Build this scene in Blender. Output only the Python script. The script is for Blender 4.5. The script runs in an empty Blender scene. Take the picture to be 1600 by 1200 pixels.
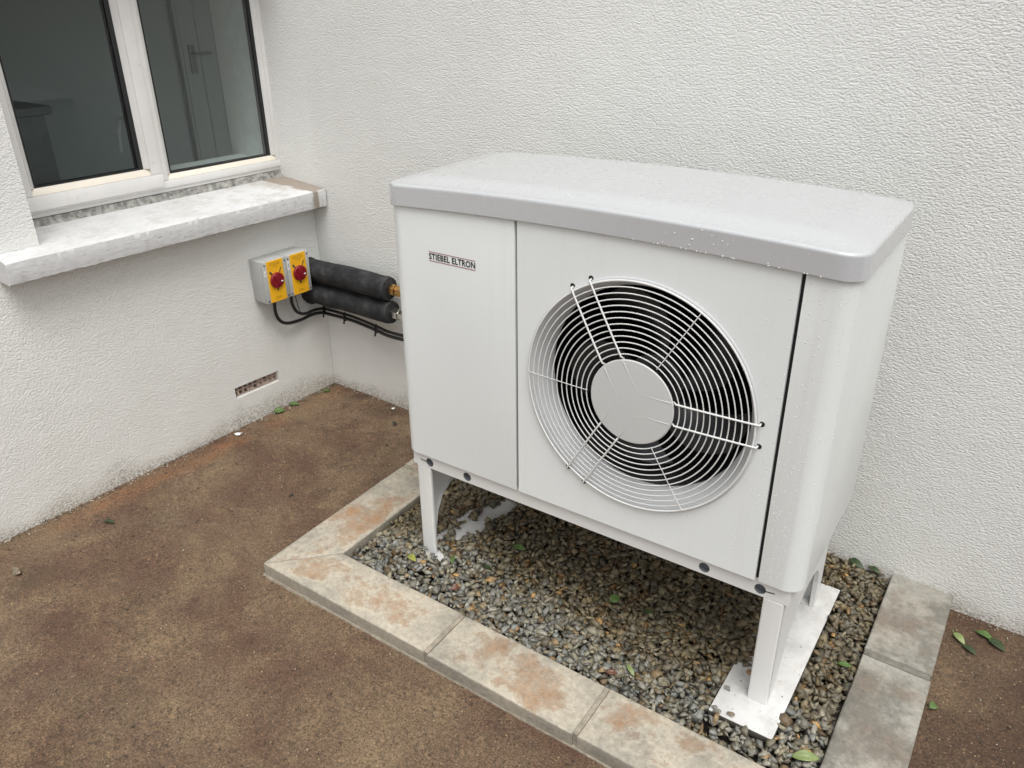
import bpy, bmesh, math, random
import numpy as np
from mathutils import Vector, Matrix, noise as mnoise

random.seed(7)
rng = np.random.default_rng(7)
scene = bpy.context.scene
col = scene.collection
PI = math.pi

# ------------------------------------------------------------------ camera
CAM = (3.3189, -2.9508, 2.0942)
RX, RO, RZ, FPX = 1.1149, -0.0107, 0.6035, 1255.6
cd = bpy.data.cameras.new("camera")
cd.sensor_fit = 'HORIZONTAL'
cd.sensor_width = 36.0
cd.lens = 36.0 * FPX / 1600.0
cd.clip_start = 0.05
cd.clip_end = 400.0
cam = bpy.data.objects.new("camera", cd)
cam.matrix_world = Matrix.Translation(CAM) @ Matrix.Rotation(RZ, 4, 'Z') @ Matrix.Rotation(RX, 4, 'X') @ Matrix.Rotation(RO, 4, 'Z')
col.objects.link(cam)
scene.camera = cam

# ------------------------------------------------------------------ world, sun, exposure
SUN_EL, SUN_AZ = math.radians(66), math.radians(-40)     # azimuth measured from +x towards +y
w = bpy.data.worlds.new("World")
scene.world = w
w.use_nodes = True
nt = w.node_tree
nt.nodes.clear()
wo = nt.nodes.new("ShaderNodeOutputWorld")
bg = nt.nodes.new("ShaderNodeBackground")
sky = nt.nodes.new("ShaderNodeTexSky")
sky.sky_type = 'NISHITA'
sky.sun_disc = False
sky.sun_elevation = SUN_EL
sky.sun_rotation = PI / 2 - SUN_AZ
sky.air_density = 1.0
sky.dust_density = 4.0
hs = nt.nodes.new("ShaderNodeHueSaturation")             # overcast: almost no blue left
hs.inputs['Saturation'].default_value = 0.22
nt.links.new(sky.outputs[0], hs.inputs['Color'])
nt.links.new(hs.outputs[0], bg.inputs['Color'])
bg.inputs['Strength'].default_value = 0.15
nt.links.new(bg.outputs[0], wo.inputs['Surface'])

sd = bpy.data.lights.new("sun", 'SUN')
sd.energy = 1.45
sd.angle = math.radians(40)
sd.color = (0.985, 1.0, 0.975)
so = bpy.data.objects.new("sun", sd)
so.location = (6, -6, 9)
dv = -Vector((math.cos(SUN_EL) * math.cos(SUN_AZ), math.cos(SUN_EL) * math.sin(SUN_AZ), math.sin(SUN_EL)))
so.rotation_euler = dv.to_track_quat('-Z', 'Y').to_euler()
col.objects.link(so)

vs = scene.view_settings
vs.view_transform = 'Standard'
vs.look = 'None'
vs.exposure = 0.36
vs.gamma = 1.0
vs.use_curve_mapping = False

# ------------------------------------------------------------------ frames of reference (the yard is not quite square)
SX, SY = -0.0262, 0.0178                                 # fall of the yard
AP, AK, AW, TP = 0.0060, 0.0059, -0.0603, -0.0116
CX, CY = 1.6, -0.6

def ground_z(x, y): return SX * x + SY * y
def f_world(p): return Vector(p)
def f_left(p):                                           # left wall: x out of the wall, y along it
    x, y, z = p
    c, s = math.cos(AW), math.sin(AW)
    return Vector((x * c - y * s, x * s + y * c, z))
def f_pump(p):
    x, y, z = p
    x -= CX; y -= CY; z += TP * x
    c, s = math.cos(AP), math.sin(AP)
    return Vector((x * c - y * s + CX, x * s + y * c + CY, z))
def f_kerb(p):                                           # kerb and gravel lie on the sloping yard
    x, y, z = p
    z += SX * x + SY * y
    x -= CX; y -= CY
    c, s = math.cos(AK), math.sin(AK)
    return Vector((x * c - y * s + CX, x * s + y * c + CY, z))
def f_floor(p):
    return Vector((p[0], p[1], p[2] + ground_z(p[0], p[1])))

# ------------------------------------------------------------------ object helpers
def tag(o, label=None, cat=None, group=None, kind=None):
    if label: o['label'] = label
    if cat: o['category'] = cat
    if group: o['group'] = group
    if kind: o['kind'] = kind
    return o

def thing(name, label, cat, loc, group=None):
    o = bpy.data.objects.new(name, None)
    o.empty_display_size = 0.05
    o.location = loc
    col.objects.link(o)
    ROOT[o] = Vector(loc)
    return tag(o, label, cat, group)

ROOT = {}
def obj(name, bm, mat, parent=None, frame=None, smooth=None, root=None):
    """turn a bmesh (in frame coordinates) into ONE mesh object; vertices end up relative to the thing's base"""
    if frame is not None:
        for v in bm.verts: v.co = frame(v.co)
    if parent is not None:
        off = ROOT[parent]
    else:
        off = Vector(root) if root is not None else Vector((0, 0, 0))
    if off.length > 0:
        for v in bm.verts: v.co -= off
    bmesh.ops.recalc_face_normals(bm, faces=bm.faces[:])
    me = bpy.data.meshes.new(name)
    bm.to_mesh(me)
    bm.free()
    return obj_me(name, me, mat, parent, off, smooth)

def obj_me(name, me, mat, parent, off, smooth=None):
    if smooth is not None:
        for p in me.polygons: p.use_smooth = True
        me.set_sharp_from_angle(angle=math.radians(smooth))
    if mat is not None and len(me.materials) == 0: me.materials.append(mat)
    o = bpy.data.objects.new(name, me)
    col.objects.link(o)
    if parent is not None:
        o.parent = parent
        ROOT[o] = off
    else:
        o.location = off
        ROOT[o] = off
    return o

def add_box(bm, a, b, bevel=0.0, seg=2):
    x0, y0, z0 = [min(a[i], b[i]) for i in range(3)]
    x1, y1, z1 = [max(a[i], b[i]) for i in range(3)]
    vs_ = [bm.verts.new(c) for c in ((x0, y0, z0), (x1, y0, z0), (x1, y1, z0), (x0, y1, z0), (x0, y0, z1), (x1, y0, z1), (x1, y1, z1), (x0, y1, z1))]
    fs = [bm.faces.new([vs_[i] for i in f]) for f in ((0, 3, 2, 1), (4, 5, 6, 7), (0, 1, 5, 4), (1, 2, 6, 5), (2, 3, 7, 6), (3, 0, 4, 7))]
    if bevel > 0:
        es = list({e for f in fs for e in f.edges})
        bmesh.ops.bevel(bm, geom=es, offset=bevel, segments=seg, affect='EDGES', profile=0.5)
    return bm

def box(a, b, bevel=0.0, seg=2): return add_box(bmesh.new(), a, b, bevel, seg)

def add_prism(bm, pts, lo, hi, axis=2, bevel=0.0, seg=2):
    """closed polygon pts (2-D) extruded along axis from lo to hi"""
    def mk(p, h):
        if axis == 2: return (p[0], p[1], h)
        if axis == 0: return (h, p[0], p[1])
        return (p[0], h, p[1])
    a = [bm.verts.new(mk(p, lo)) for p in pts]
    b = [bm.verts.new(mk(p, hi)) for p in pts]
    n = len(pts)
    fs = [bm.faces.new(a[::-1]), bm.faces.new(b)]
    for i in range(n):
        fs.append(bm.faces.new((a[i], a[(i + 1) % n], b[(i + 1) % n], b[i])))
    if bevel > 0:
        es = list({e for f in fs[:2] for e in f.edges})
        bmesh.ops.bevel(bm, geom=es, offset=bevel, segments=seg, affect='EDGES', profile=0.5)
    return bm

def add_tube(bm, pts, r, n=8, closed=False, caps=True):
    """sweep a circle along a polyline; r may be a list"""
    P = [Vector(p) for p in pts]
    m = len(P)
    rad = r if isinstance(r, (list, tuple)) else [r] * m
    rings = []
    up = None
    for i in range(m):
        if closed: t = (P[(i + 1) % m] - P[i - 1]).normalized()
        elif i == 0: t = (P[1] - P[0]).normalized()
        elif i == m - 1: t = (P[-1] - P[-2]).normalized()
        else: t = (P[i + 1] - P[i - 1]).normalized()
        if up is None:
            up = Vector((0, 0, 1)) if abs(t.z) < 0.9 else Vector((1, 0, 0))
        u = (up - t * up.dot(t)).normalized()
        v = t.cross(u)
        up = u
        rings.append([bm.verts.new(P[i] + rad[i] * (math.cos(2 * PI * k / n) * u + math.sin(2 * PI * k / n) * v)) for k in range(n)])
    rng_ = range(m) if closed else range(m - 1)
    for i in rng_:
        a, b = rings[i], rings[(i + 1) % m]
        for k in range(n):
            bm.faces.new((a[k], a[(k + 1) % n], b[(k + 1) % n], b[k]))
    if caps and not closed:
        bm.faces.new(rings[0][::-1]); bm.faces.new(rings[-1])
    return bm

def tube(*a, **k): return add_tube(bmesh.new(), *a, **k)

def smooth_path(pts, sub=6):
    """Catmull-Rom through the points"""
    P = [Vector(p) for p in pts]
    out = []
    for i in range(len(P) - 1):
        p0 = P[i - 1] if i else P[0] * 2 - P[1]
        p1, p2 = P[i], P[i + 1]
        p3 = P[i + 2] if i + 2 < len(P) else P[-1] * 2 - P[-2]
        for k in range(sub):
            t = k / sub
            out.append(0.5 * ((2 * p1) + (p2 - p0) * t + (2 * p0 - 5 * p1 + 4 * p2 - p3) * t * t + (3 * p1 - p0 - 3 * p2 + p3) * t ** 3))
    out.append(P[-1])
    return out

def add_lathe_y(bm, cx, cz, prof, n=96, cap=False):
    """surface of revolution round an axis along y; prof = [(r, y)]"""
    rings = []
    for r, y in prof:
        rings.append([bm.verts.new((cx + r * math.cos(2 * PI * k / n), y, cz + r * math.sin(2 * PI * k / n))) for k in range(n)])
    for a, b in zip(rings, rings[1:]):
        for k in range(n):
            bm.faces.new((a[k], b[k], b[(k + 1) % n], a[(k + 1) % n]))
    if cap:
        bm.faces.new(rings[0]); bm.faces.new(rings[-1][::-1])
    return bm

# ------------------------------------------------------------------ material helpers
class Mat:
    def __init__(self, name):
        self.m = bpy.data.materials.new(name)
        self.m.use_nodes = True
        self.t = self.m.node_tree
        self.p = self.t.nodes.get("Principled BSDF")
        self.out = [n for n in self.t.nodes if n.type == 'OUTPUT_MATERIAL'][0]
    def n(self, typ, **k):
        nd = self.t.nodes.new(typ)
        for a, b in k.items(): setattr(nd, a, b)
        return nd
    def l(self, a, b): self.t.links.new(a, b)
    def coord(self, scale=(1, 1, 1), obj_space=True):
        tc = self.n("ShaderNodeTexCoord")
        mp = self.n("ShaderNodeMapping")
        mp.inputs['Scale'].default_value = scale
        self.l(tc.outputs['Object' if obj_space else 'Generated'], mp.inputs['Vector'])
        return mp.outputs[0]
    def noise(self, vec, scale, detail=4, rough=0.55, dist=0.0):
        nd = self.n("ShaderNodeTexNoise")
        nd.inputs['Scale'].default_value = scale
        nd.inputs['Detail'].default_value = detail
        nd.inputs['Roughness'].default_value = rough
        nd.inputs['Distortion'].default_value = dist
        if vec is not None: self.l(vec, nd.inputs['Vector'])
        return nd.outputs['Fac']
    def vor(self, vec, scale, feature='F1'):
        nd = self.n("ShaderNodeTexVoronoi")
        nd.feature = feature
        nd.inputs['Scale'].default_value = scale
        self.l(vec, nd.inputs['Vector'])
        return nd
    def ramp(self, fac, stops, interp='LINEAR'):
        r = self.n("ShaderNodeValToRGB")
        r.color_ramp.interpolation = interp
        els = r.color_ramp.elements
        while len(els) < len(stops): els.new(0.5)
        for e, (pos, c) in zip(els, stops):
            e.position = pos
            e.color = (c, c, c, 1) if isinstance(c, (int, float)) else (*c, 1)
        self.l(fac, r.inputs[0])
        return r.outputs[0]
    def mix(self, fac, a, b, mode='MIX'):
        nd = self.n("ShaderNodeMix")
        nd.data_type = 'RGBA'
        nd.blend_type = mode
        for sock, v in ((nd.inputs[0], fac), (nd.inputs[6], a), (nd.inputs[7], b)):
            if hasattr(v, 'links') or isinstance(v, bpy.types.NodeSocket): self.l(v, sock)
            elif isinstance(v, (int, float)): sock.default_value = v if sock == nd.inputs[0] else (v, v, v, 1)
            else: sock.default_value = (*v, 1)
        return nd.outputs[2]
    def math(self, op, a, b=None, clamp=False):
        nd = self.n("ShaderNodeMath", operation=op)
        nd.use_clamp = clamp
        for i, v in enumerate((a, b)):
            if v is None: continue
            if isinstance(v, (int, float)): nd.inputs[i].default_value = v
            else: self.l(v, nd.inputs[i])
        return nd.outputs[0]
    def sep(self, vec):
        s = self.n("ShaderNodeSeparateXYZ")
        self.l(vec, s.inputs[0])
        return s.outputs
    def bump(self, h, strength=0.5, dist=0.01, nrm=None):
        b = self.n("ShaderNodeBump")
        b.inputs['Strength'].default_value = strength
        b.inputs['Distance'].default_value = dist
        self.l(h, b.inputs['Height'])
        if nrm is not None: self.l(nrm, b.inputs['Normal'])
        return b.outputs[0]
    def set(self, color=None, rough=None, normal=None, metal=None, spec=None, coat=None):
        def s(name, v):
            if v is None: return
            i = self.p.inputs[name]
            if isinstance(v, bpy.types.NodeSocket): self.l(v, i)
            elif isinstance(v, (tuple, list)): i.default_value = (*v, 1)
            else: i.default_value = v
        s('Base Color', color); s('Roughness', rough); s('Metallic', metal); s('Specular IOR Level', spec); s('Coat Weight', coat)
        if normal is not None: self.l(normal, self.p.inputs['Normal'])
        return self.m

def simple(name, c, rough=0.5, metal=0.0, spec=0.5, var=0.08, vscale=18, bump=0.0, bscale=400):
    M = Mat(name)
    v = M.coord()
    nz = M.noise(v, vscale, 5)
    lo = tuple(x * (1 - var) for x in c); hi = tuple(min(1, x * (1 + var)) for x in c)
    cc = M.ramp(nz, [(0.3, lo), (0.7, hi)])
    nb = M.bump(M.noise(v, bscale, 2), bump, 0.002) if bump > 0 else None
    rr = M.ramp(nz, [(0.3, max(0, rough - 0.05)), (0.7, min(1, rough + 0.05))])
    return M.set(cc, rr, nb, metal, spec)

def render_mat(name, base, dirt_base):
    """rough textured masonry render: worm-like trowelled relief, faint stains, dirt splashed above the ground"""
    M = Mat(name)
    v = M.coord()
    big = M.noise(v, 1.6, 4)
    c = M.ramp(big, [(0.3, tuple(x * 0.965 for x in base)), (0.7, base)])
    vz = M.coord((3.0, 3.0, 0.5))
    st = M.ramp(M.noise(vz, 3.0, 3), [(0.52, 0.0), (0.8, 0.10)])
    c = M.mix(st, c, (0.50, 0.48, 0.42))
    # splash dirt along the foot
    x, y, z = M.sep(v)[:3]
    hh = M.math('SUBTRACT', z, M.math('ADD', M.math('MULTIPLY', x, SX), M.math('MULTIPLY', y, SY)))
    nzd = M.noise(v, 3.2, 5, 0.6)
    lim = M.math('MULTIPLY', M.math('SUBTRACT', M.noise(v, 1.3, 6, 0.62), 0.36), 0.75)
    foot = M.math('SUBTRACT', 1.0, M.math('DIVIDE', hh, M.math('MAXIMUM', lim, 0.012)), clamp=True)
    grain = M.ramp(M.noise(v, 105, 5, 0.75), [(0.45, 0.0), (0.56, 1.0)])
    c = M.mix(M.math('MULTIPLY', M.math('MULTIPLY', foot, grain), dirt_base), c, (0.115, 0.085, 0.06))
    low_tint = M.ramp(hh, [(0.0, 0.55), (0.10, 0.18), (0.75, 0.0)])  # tan tint over the low wall, fading with height
    c = M.mix(M.math('MULTIPLY', low_tint, M.ramp(M.noise(v, 2.2, 5), [(0.3, 0.3), (0.65, 1.0)])), c, (0.50, 0.445, 0.36))
    spk = M.ramp(M.noise(v, 60, 2), [(0.77, 0.0), (0.80, 0.35)])
    c = M.mix(spk, c, (0.3, 0.27, 0.22))
    va = M.coord((1.0, 1.0, 1.75))
    n1 = M.noise(va, 98, 2.5, 0.5, 0.15)
    n2 = M.noise(va, 240, 2, 0.5, 0.2)
    h = M.math('ADD', M.ramp(n1, [(0.32, 0.0), (0.52, 0.75), (0.70, 1.0)]), M.math('MULTIPLY', n2, 0.3))
    h = M.math('ADD', h, M.math('MULTIPLY', M.noise(va, 46, 3, 0.55, 0.2), 0.8))
    wav = M.noise(v, 5, 2)
    nb = M.bump(wav, 0.25, 0.02)
    nb = M.bump(h, 0.52, 0.0048, nb)
    return M.set(c, 0.62, nb, spec=0.35)

mat_render = render_mat("white_masonry_render", (0.76, 0.758, 0.725), 0.92)

def ground_mat():
    M = Mat("worn_earthy_concrete")
    v = M.coord()
    x, y, z = M.sep(v)[:3]
    n1 = M.noise(v, 1.9, 9, 0.64, 0.4)
    n2 = M.noise(v, 4.5, 9, 0.72, 0.2)
    n3 = M.noise(v, 28, 6, 0.65)
    n4 = M.noise(v, 150, 4, 0.72)
    base = M.ramp(n1, [(0.30, (0.080, 0.043, 0.029)), (0.44, (0.110, 0.068, 0.047)), (0.54, (0.138, 0.096, 0.066)), (0.70, (0.195, 0.146, 0.098))])
    tan = M.ramp(n2, [(0.50, 0.0), (0.72, 0.60)])
    c = M.mix(tan, base, (0.24, 0.185, 0.12))
    moss = M.ramp(M.noise(v, 3.1, 9, 0.74, 0.2), [(0.54, 0.0), (0.68, 0.45)])
    c = M.mix(moss, c, (0.085, 0.070, 0.036))
    dark = M.ramp(M.noise(v, 6.0, 9, 0.76), [(0.54, 0.0), (0.70, 0.5)])
    c = M.mix(dark, c, (0.048, 0.032, 0.024))
    # terracotta-coloured strip that follows the left wall, and reddish ground past the right kerb
    dl = M.math('SUBTRACT', x, M.math('MULTIPLY', y, 0.0604))
    band = M.math('SUBTRACT', 1.0, M.math('ABSOLUTE', M.math('DIVIDE', M.math('SUBTRACT', dl, 0.10), 0.085)), clamp=True)
    bandn = M.math('MULTIPLY', band, M.ramp(M.noise(v, 4.0, 5, 0.65), [(0.40, 0.0), (0.60, 0.85)]))
    bandn = M.math('MULTIPLY', bandn, M.ramp(M.math('ADD', M.math('MULTIPLY', y, 0.4), 1.0), [(0.30, 0.15), (0.42, 1.0), (0.66, 1.0), (0.78, 0.45)]))
    c = M.mix(bandn, c, (0.225, 0.108, 0.052))
    red = M.math('MULTIPLY', M.math('SUBTRACT', x, 3.0, clamp=True), M.ramp(M.noise(v, 3.3, 4), [(0.3, 0.7), (0.6, 1.9)]), clamp=True)
    c = M.mix(M.math('MULTIPLY', red, 0.8), c, (0.060, 0.034, 0.021))
    # sandy grains and grit
    g2 = M.noise(v, 62, 6, 0.75)
    gr = M.ramp(g2, [(0.30, 0.50), (0.5, 1.0), (0.70, 1.55)])
    c = M.mix(M.ramp(M.noise(v, 3.6, 6, 0.65, 0.3), [(0.38, 0.20), (0.60, 1.0)]), c, M.mix(1.0, c, gr, 'MULTIPLY'))
    gr = M.ramp(n4, [(0.36, 0.50), (0.5, 1.0), (0.64, 1.62)])
    c = M.mix(1.0, c, gr, 'MULTIPLY')
    vo = M.vor(v, 125)
    sp = M.ramp(vo.outputs['Color'], [(0.84, 0.0), (0.86, 1.0)])
    msk = M.ramp(n3, [(0.42, 0.0), (0.60, 1.0)])
    c = M.mix(M.math('MULTIPLY', M.math('MULTIPLY', sp, msk), M.ramp(vo.outputs['Distance'], [(0.22, 1.0), (0.42, 0.0)])), c, (0.46, 0.37, 0.24))
    dsp = M.ramp(M.noise(v, 48, 4, 0.65), [(0.63, 0.0), (0.68, 0.85)])
    c = M.mix(dsp, c, (0.036, 0.026, 0.017))
    c = M.mix(1.0, c, (0.97, 0.89, 0.77), 'MULTIPLY')
    rough = M.ramp(n2, [(0.35, 0.50), (0.65, 0.80)])
    h = M.math('ADD', M.math('MULTIPLY', g2, 1.0), M.math('MULTIPLY', n4, 0.35))
    nb = M.bump(n2, 0.5, 0.02)
    nb = M.bump(h, 0.8, 0.009, nb)
    return M.set(c, rough, nb, spec=0.4)
mat_ground = ground_mat()

def stone_mat(name, warm, greyer, stain, damp=0.5):
    M = Mat(name)
    tc = M.n("ShaderNodeTexCoord")
    oi = M.n("ShaderNodeObjectInfo")
    ad = M.n("ShaderNodeVectorMath", operation='ADD')
    cb = M.n("ShaderNodeCombineXYZ")
    rr = M.math('MULTIPLY', oi.outputs['Random'], 37.0)
    M.l(rr, cb.inputs[0]); M.l(rr, cb.inputs[2])
    M.l(tc.outputs['Object'], ad.inputs[0]); M.l(cb.outputs[0], ad.inputs[1])
    v = ad.outputs[0]
    n1 = M.noise(v, 4.2, 9, 0.70, 0.15)
    n2 = M.noise(v, 16, 8, 0.72, 0.1)
    n3 = M.noise(v, 55, 6, 0.75)
    c = M.ramp(n1, [(0.30, tuple(x * 0.72 for x in greyer)), (0.44, greyer), (0.54, warm), (0.68, tuple(min(1, x * 1.12) for x in warm))])
    pale = M.ramp(n2, [(0.56, 0.0), (0.72, 0.55)])
    c = M.mix(pale, c, tuple(min(1.0, x * 1.22) for x in warm))
    # only the upper face has taken the rust-coloured soil stain
    ge = M.n("ShaderNodeNewGeometry")
    nz = M.sep(ge.outputs['True Normal'])[2]
    topm = M.ramp(nz, [(0.5, 0.20), (0.8, 1.0)])
    gx, gy, gz = M.sep(tc.outputs['Generated'])[:3]
    def inner(q, e): return M.ramp(M.math('ABSOLUTE', M.math('SUBTRACT', q, 0.5)), [(0.5 - e, 1.0), (0.5, 0.0)])
    cen = M.math('MULTIPLY', inner(gx, 0.16), inner(gy, 0.24))
    pn = M.math('ADD', M.noise(v, 3.6, 10, 0.74, 0.2), M.math('MULTIPLY', M.math('SUBTRACT', cen, 0.85), 0.13))
    pt = M.ramp(pn, [(0.47, 0.0), (0.53, 0.6), (0.62, 1.0)])
    halo = M.ramp(pn, [(0.42, 0.0), (0.465, 0.35), (0.51, 0.0)])
    c = M.mix(M.math('MULTIPLY', M.math('MULTIPLY', halo, topm), stain), c, tuple(min(1.0, x * 1.4) for x in warm))
    pt2 = M.ramp(M.noise(v, 20, 9, 0.78), [(0.36, 0.25), (0.54, 1.0)])
    c = M.mix(M.math('MULTIPLY', M.math('MULTIPLY', M.math('MULTIPLY', pt, pt2), topm), stain), c, (0.315, 0.185, 0.100))
    dk = M.ramp(M.noise(v, 5.0, 8, 0.70, 0.2), [(0.58 - 0.10 * (damp - 0.5) * 2, 0.0), (0.70 - 0.10 * (damp - 0.5) * 2, damp)])
    c = M.mix(dk, c, (0.19, 0.15, 0.115))
    side = M.ramp(nz, [(0.3, 0.45), (0.7, 0.0)])          # sides mixed towards a darker grey than the top
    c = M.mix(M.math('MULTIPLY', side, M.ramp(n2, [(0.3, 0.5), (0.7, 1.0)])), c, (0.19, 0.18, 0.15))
    pits = M.ramp(M.noise(v, 70, 4, 0.65), [(0.66, 0.0), (0.70, 0.7)])
    c = M.mix(pits, c, (0.12, 0.10, 0.085))
    f = M.ramp(n3, [(0.30, 0.74), (0.50, 1.0), (0.70, 1.20)])
    c = M.mix(1.0, c, f, 'MULTIPLY')
    nb = M.bump(M.math('ADD', n2, M.math('MULTIPLY', M.noise(v, 120, 4, 0.65), 0.4)), 0.55, 0.006)
    return M.set(c, M.ramp(n1, [(0.35, 0.48), (0.65, 0.7)]), nb, spec=0.4)
mat_stone = stone_mat("stained_stone", (0.405, 0.36, 0.285), (0.325, 0.295, 0.24), 0.95)
mat_stone_grey = stone_mat("damp_grey_stone", (0.29, 0.275, 0.235), (0.175, 0.163, 0.138), 0.10, 0.75)
mat_mortar_damp = simple("damp_mortar", (0.155, 0.142, 0.118), 0.8, var=0.3, vscale=40, bump=0.6, bscale=150)
mat_mortar = simple("mortar", (0.29, 0.25, 0.195), 0.85, var=0.3, vscale=40, bump=0.6, bscale=150)

def gravel_mat():
    M = Mat("crushed_stone")
    at = M.n("ShaderNodeAttribute", attribute_name="tint")
    v = M.coord()
    n = M.noise(v, 160, 5, 0.65)
    f = M.ramp(n, [(0.3, 0.62), (0.55, 1.0), (0.72, 1.5)])
    c = M.mix(1.0, at.outputs['Color'], f, 'MULTIPLY')
    nb = M.bump(M.noise(v, 260, 3, 0.6), 0.35, 0.002)
    return M.set(c, M.ramp(n, [(0.3, 0.42), (0.7, 0.66)]), nb, spec=0.45)
mat_gravel = gravel_mat()
mat_bed = simple("dark_sub_base", (0.035, 0.03, 0.024), 0.9, var=0.3)

def paint_metal(name, c, rough, streak=0.0, warm=(0.55, 0.50, 0.42), peel=0.04):
    M = Mat(name)
    v = M.coord()
    n = M.noise(v, 2.3, 3)
    cc = M.ramp(n, [(0.3, tuple(x * 0.975 for x in c)), (0.7, c)])
    if streak > 0:
        vz = M.coord((30, 30, 0.55))
        s = M.ramp(M.noise(vz, 1.6, 5, 0.6), [(0.52, 0.0), (0.75, streak)])
        cc = M.mix(s, cc, warm)
        sp = M.ramp(M.noise(v, 120, 1, 0.5), [(0.80, 0.0), (0.81, 0.6)])
        cc = M.mix(sp, cc, (0.25, 0.22, 0.18))
    nb = M.bump(M.noise(v, 700, 1), peel, 0.001)
    return M.set(cc, M.ramp(M.noise(v, 9, 4), [(0.3, rough - 0.05), (0.7, rough + 0.07)]), nb, spec=0.5)
mat_white = paint_metal("white_powder_coat", (0.755, 0.778, 0.765), 0.38, 0.07)
mat_white_wet = paint_metal("white_powder_coat_rain_streaked", (0.72, 0.738, 0.722), 0.33, 0.16)
mat_base = paint_metal("white_base_steel", (0.70, 0.70, 0.68), 0.42, 0.10)
mat_lid = paint_metal("light_grey_lid_coat", (0.48, 0.488, 0.497), 0.28, 0.0, peel=0.0)
mat_lid.node_tree.nodes["Principled BSDF"].inputs["Coat Weight"].default_value = 1.0     # film of rain
mat_lid.node_tree.nodes["Principled BSDF"].inputs["Coat Roughness"].default_value = 0.16
mat_lid.node_tree.nodes["Principled BSDF"].inputs["Coat IOR"].default_value = 1.75
mat_grille = paint_metal("grille_coat", (0.70, 0.70, 0.68), 0.40)
mat_hub = paint_metal("hub_coat", (0.57, 0.575, 0.56), 0.45, peel=0.12)
mat_duct = paint_metal("duct_plastic", (0.62, 0.63, 0.63), 0.45)
mat_black = simple("black_void", (0.004, 0.004, 0.005), 0.8, spec=0.2)
mat_sleeve = simple("grey_sleeve", (0.16, 0.17, 0.18), 0.4)
mat_darkplastic = simple("dark_plastic", (0.018, 0.0185, 0.020), 0.36)
mat_midgrey = simple("grey_sheet", (0.075, 0.075, 0.073), 0.5)
mat_tray_dark = simple("dark_tray_underside", (0.16, 0.155, 0.145), 0.6)
mat_matt_black = simple("matt_black", (0.012, 0.012, 0.013), 0.6)
mat_logo_black = simple("logo_black", (0.01, 0.01, 0.012), 0.5)
mat_logo_red = simple("logo_red", (0.22, 0.015, 0.03), 0.5)
def foam_mat():
    M = Mat("dusty_foam_lagging")
    v = M.coord((1, 1, 1))
    n = M.noise(v, 14, 5, 0.6)
    c = M.ramp(n, [(0.35, (0.012, 0.013, 0.015)), (0.52, (0.024, 0.025, 0.027)), (0.72, (0.055, 0.054, 0.052))])
    nb = M.bump(M.noise(M.coord((1, 3, 3)), 22, 4, 0.55, 0.5), 0.45, 0.012)
    return M.set(c, 0.75, nb, spec=0.3)
mat_foam = foam_mat()
mat_cable = simple("black_cable", (0.012, 0.012, 0.012), 0.38)
mat_brass = simple("brass", (0.42, 0.25, 0.09), 0.32, metal=1.0)
mat_chrome = simple("plated_metal", (0.55, 0.54, 0.5), 0.28, metal=1.0)
mat_iso = simple("isolator_grey_plastic", (0.41, 0.415, 0.40), 0.45, var=0.05)
mat_yellow = simple("yellow_plate", (0.80, 0.42, 0.012), 0.42, var=0.06)
mat_red = simple("red_knob", (0.20, 0.004, 0.012), 0.45, var=0.06)
mat_iso_print = simple("faint_plate_print", (0.34, 0.17, 0.01), 0.5)
mat_paper = simple("white_label", (0.78, 0.78, 0.76), 0.5)
mat_screw = simple("screw_dark", (0.05, 0.05, 0.055), 0.5)

def upvc_mat(name, c):
    M = Mat(name)
    v = M.coord()
    n = M.noise(v, 7, 5, 0.6)
    cc = M.ramp(n, [(0.3, tuple(x * 0.92 for x in c)), (0.7, c)])
    d = M.ramp(M.noise(v, 26, 6, 0.7, 0.4), [(0.60, 0.0), (0.78, 0.45)])
    cc = M.mix(d, cc, (0.44, 0.37, 0.28))
    s = M.ramp(M.noise(v, 70, 2), [(0.78, 0.0), (0.80, 0.8)])
    cc = M.mix(s, cc, (0.23, 0.12, 0.07))
    return M.set(cc, 0.38, M.bump(n, 0.08, 0.005), spec=0.5)
mat_upvc = upvc_mat("weathered_white_upvc", (0.78, 0.765, 0.74))
mat_bead = upvc_mat("yellowed_upvc_bead", (0.80, 0.735, 0.63))
mat_gasket = simple("black_gasket", (0.012, 0.013, 0.014), 0.5)

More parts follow.
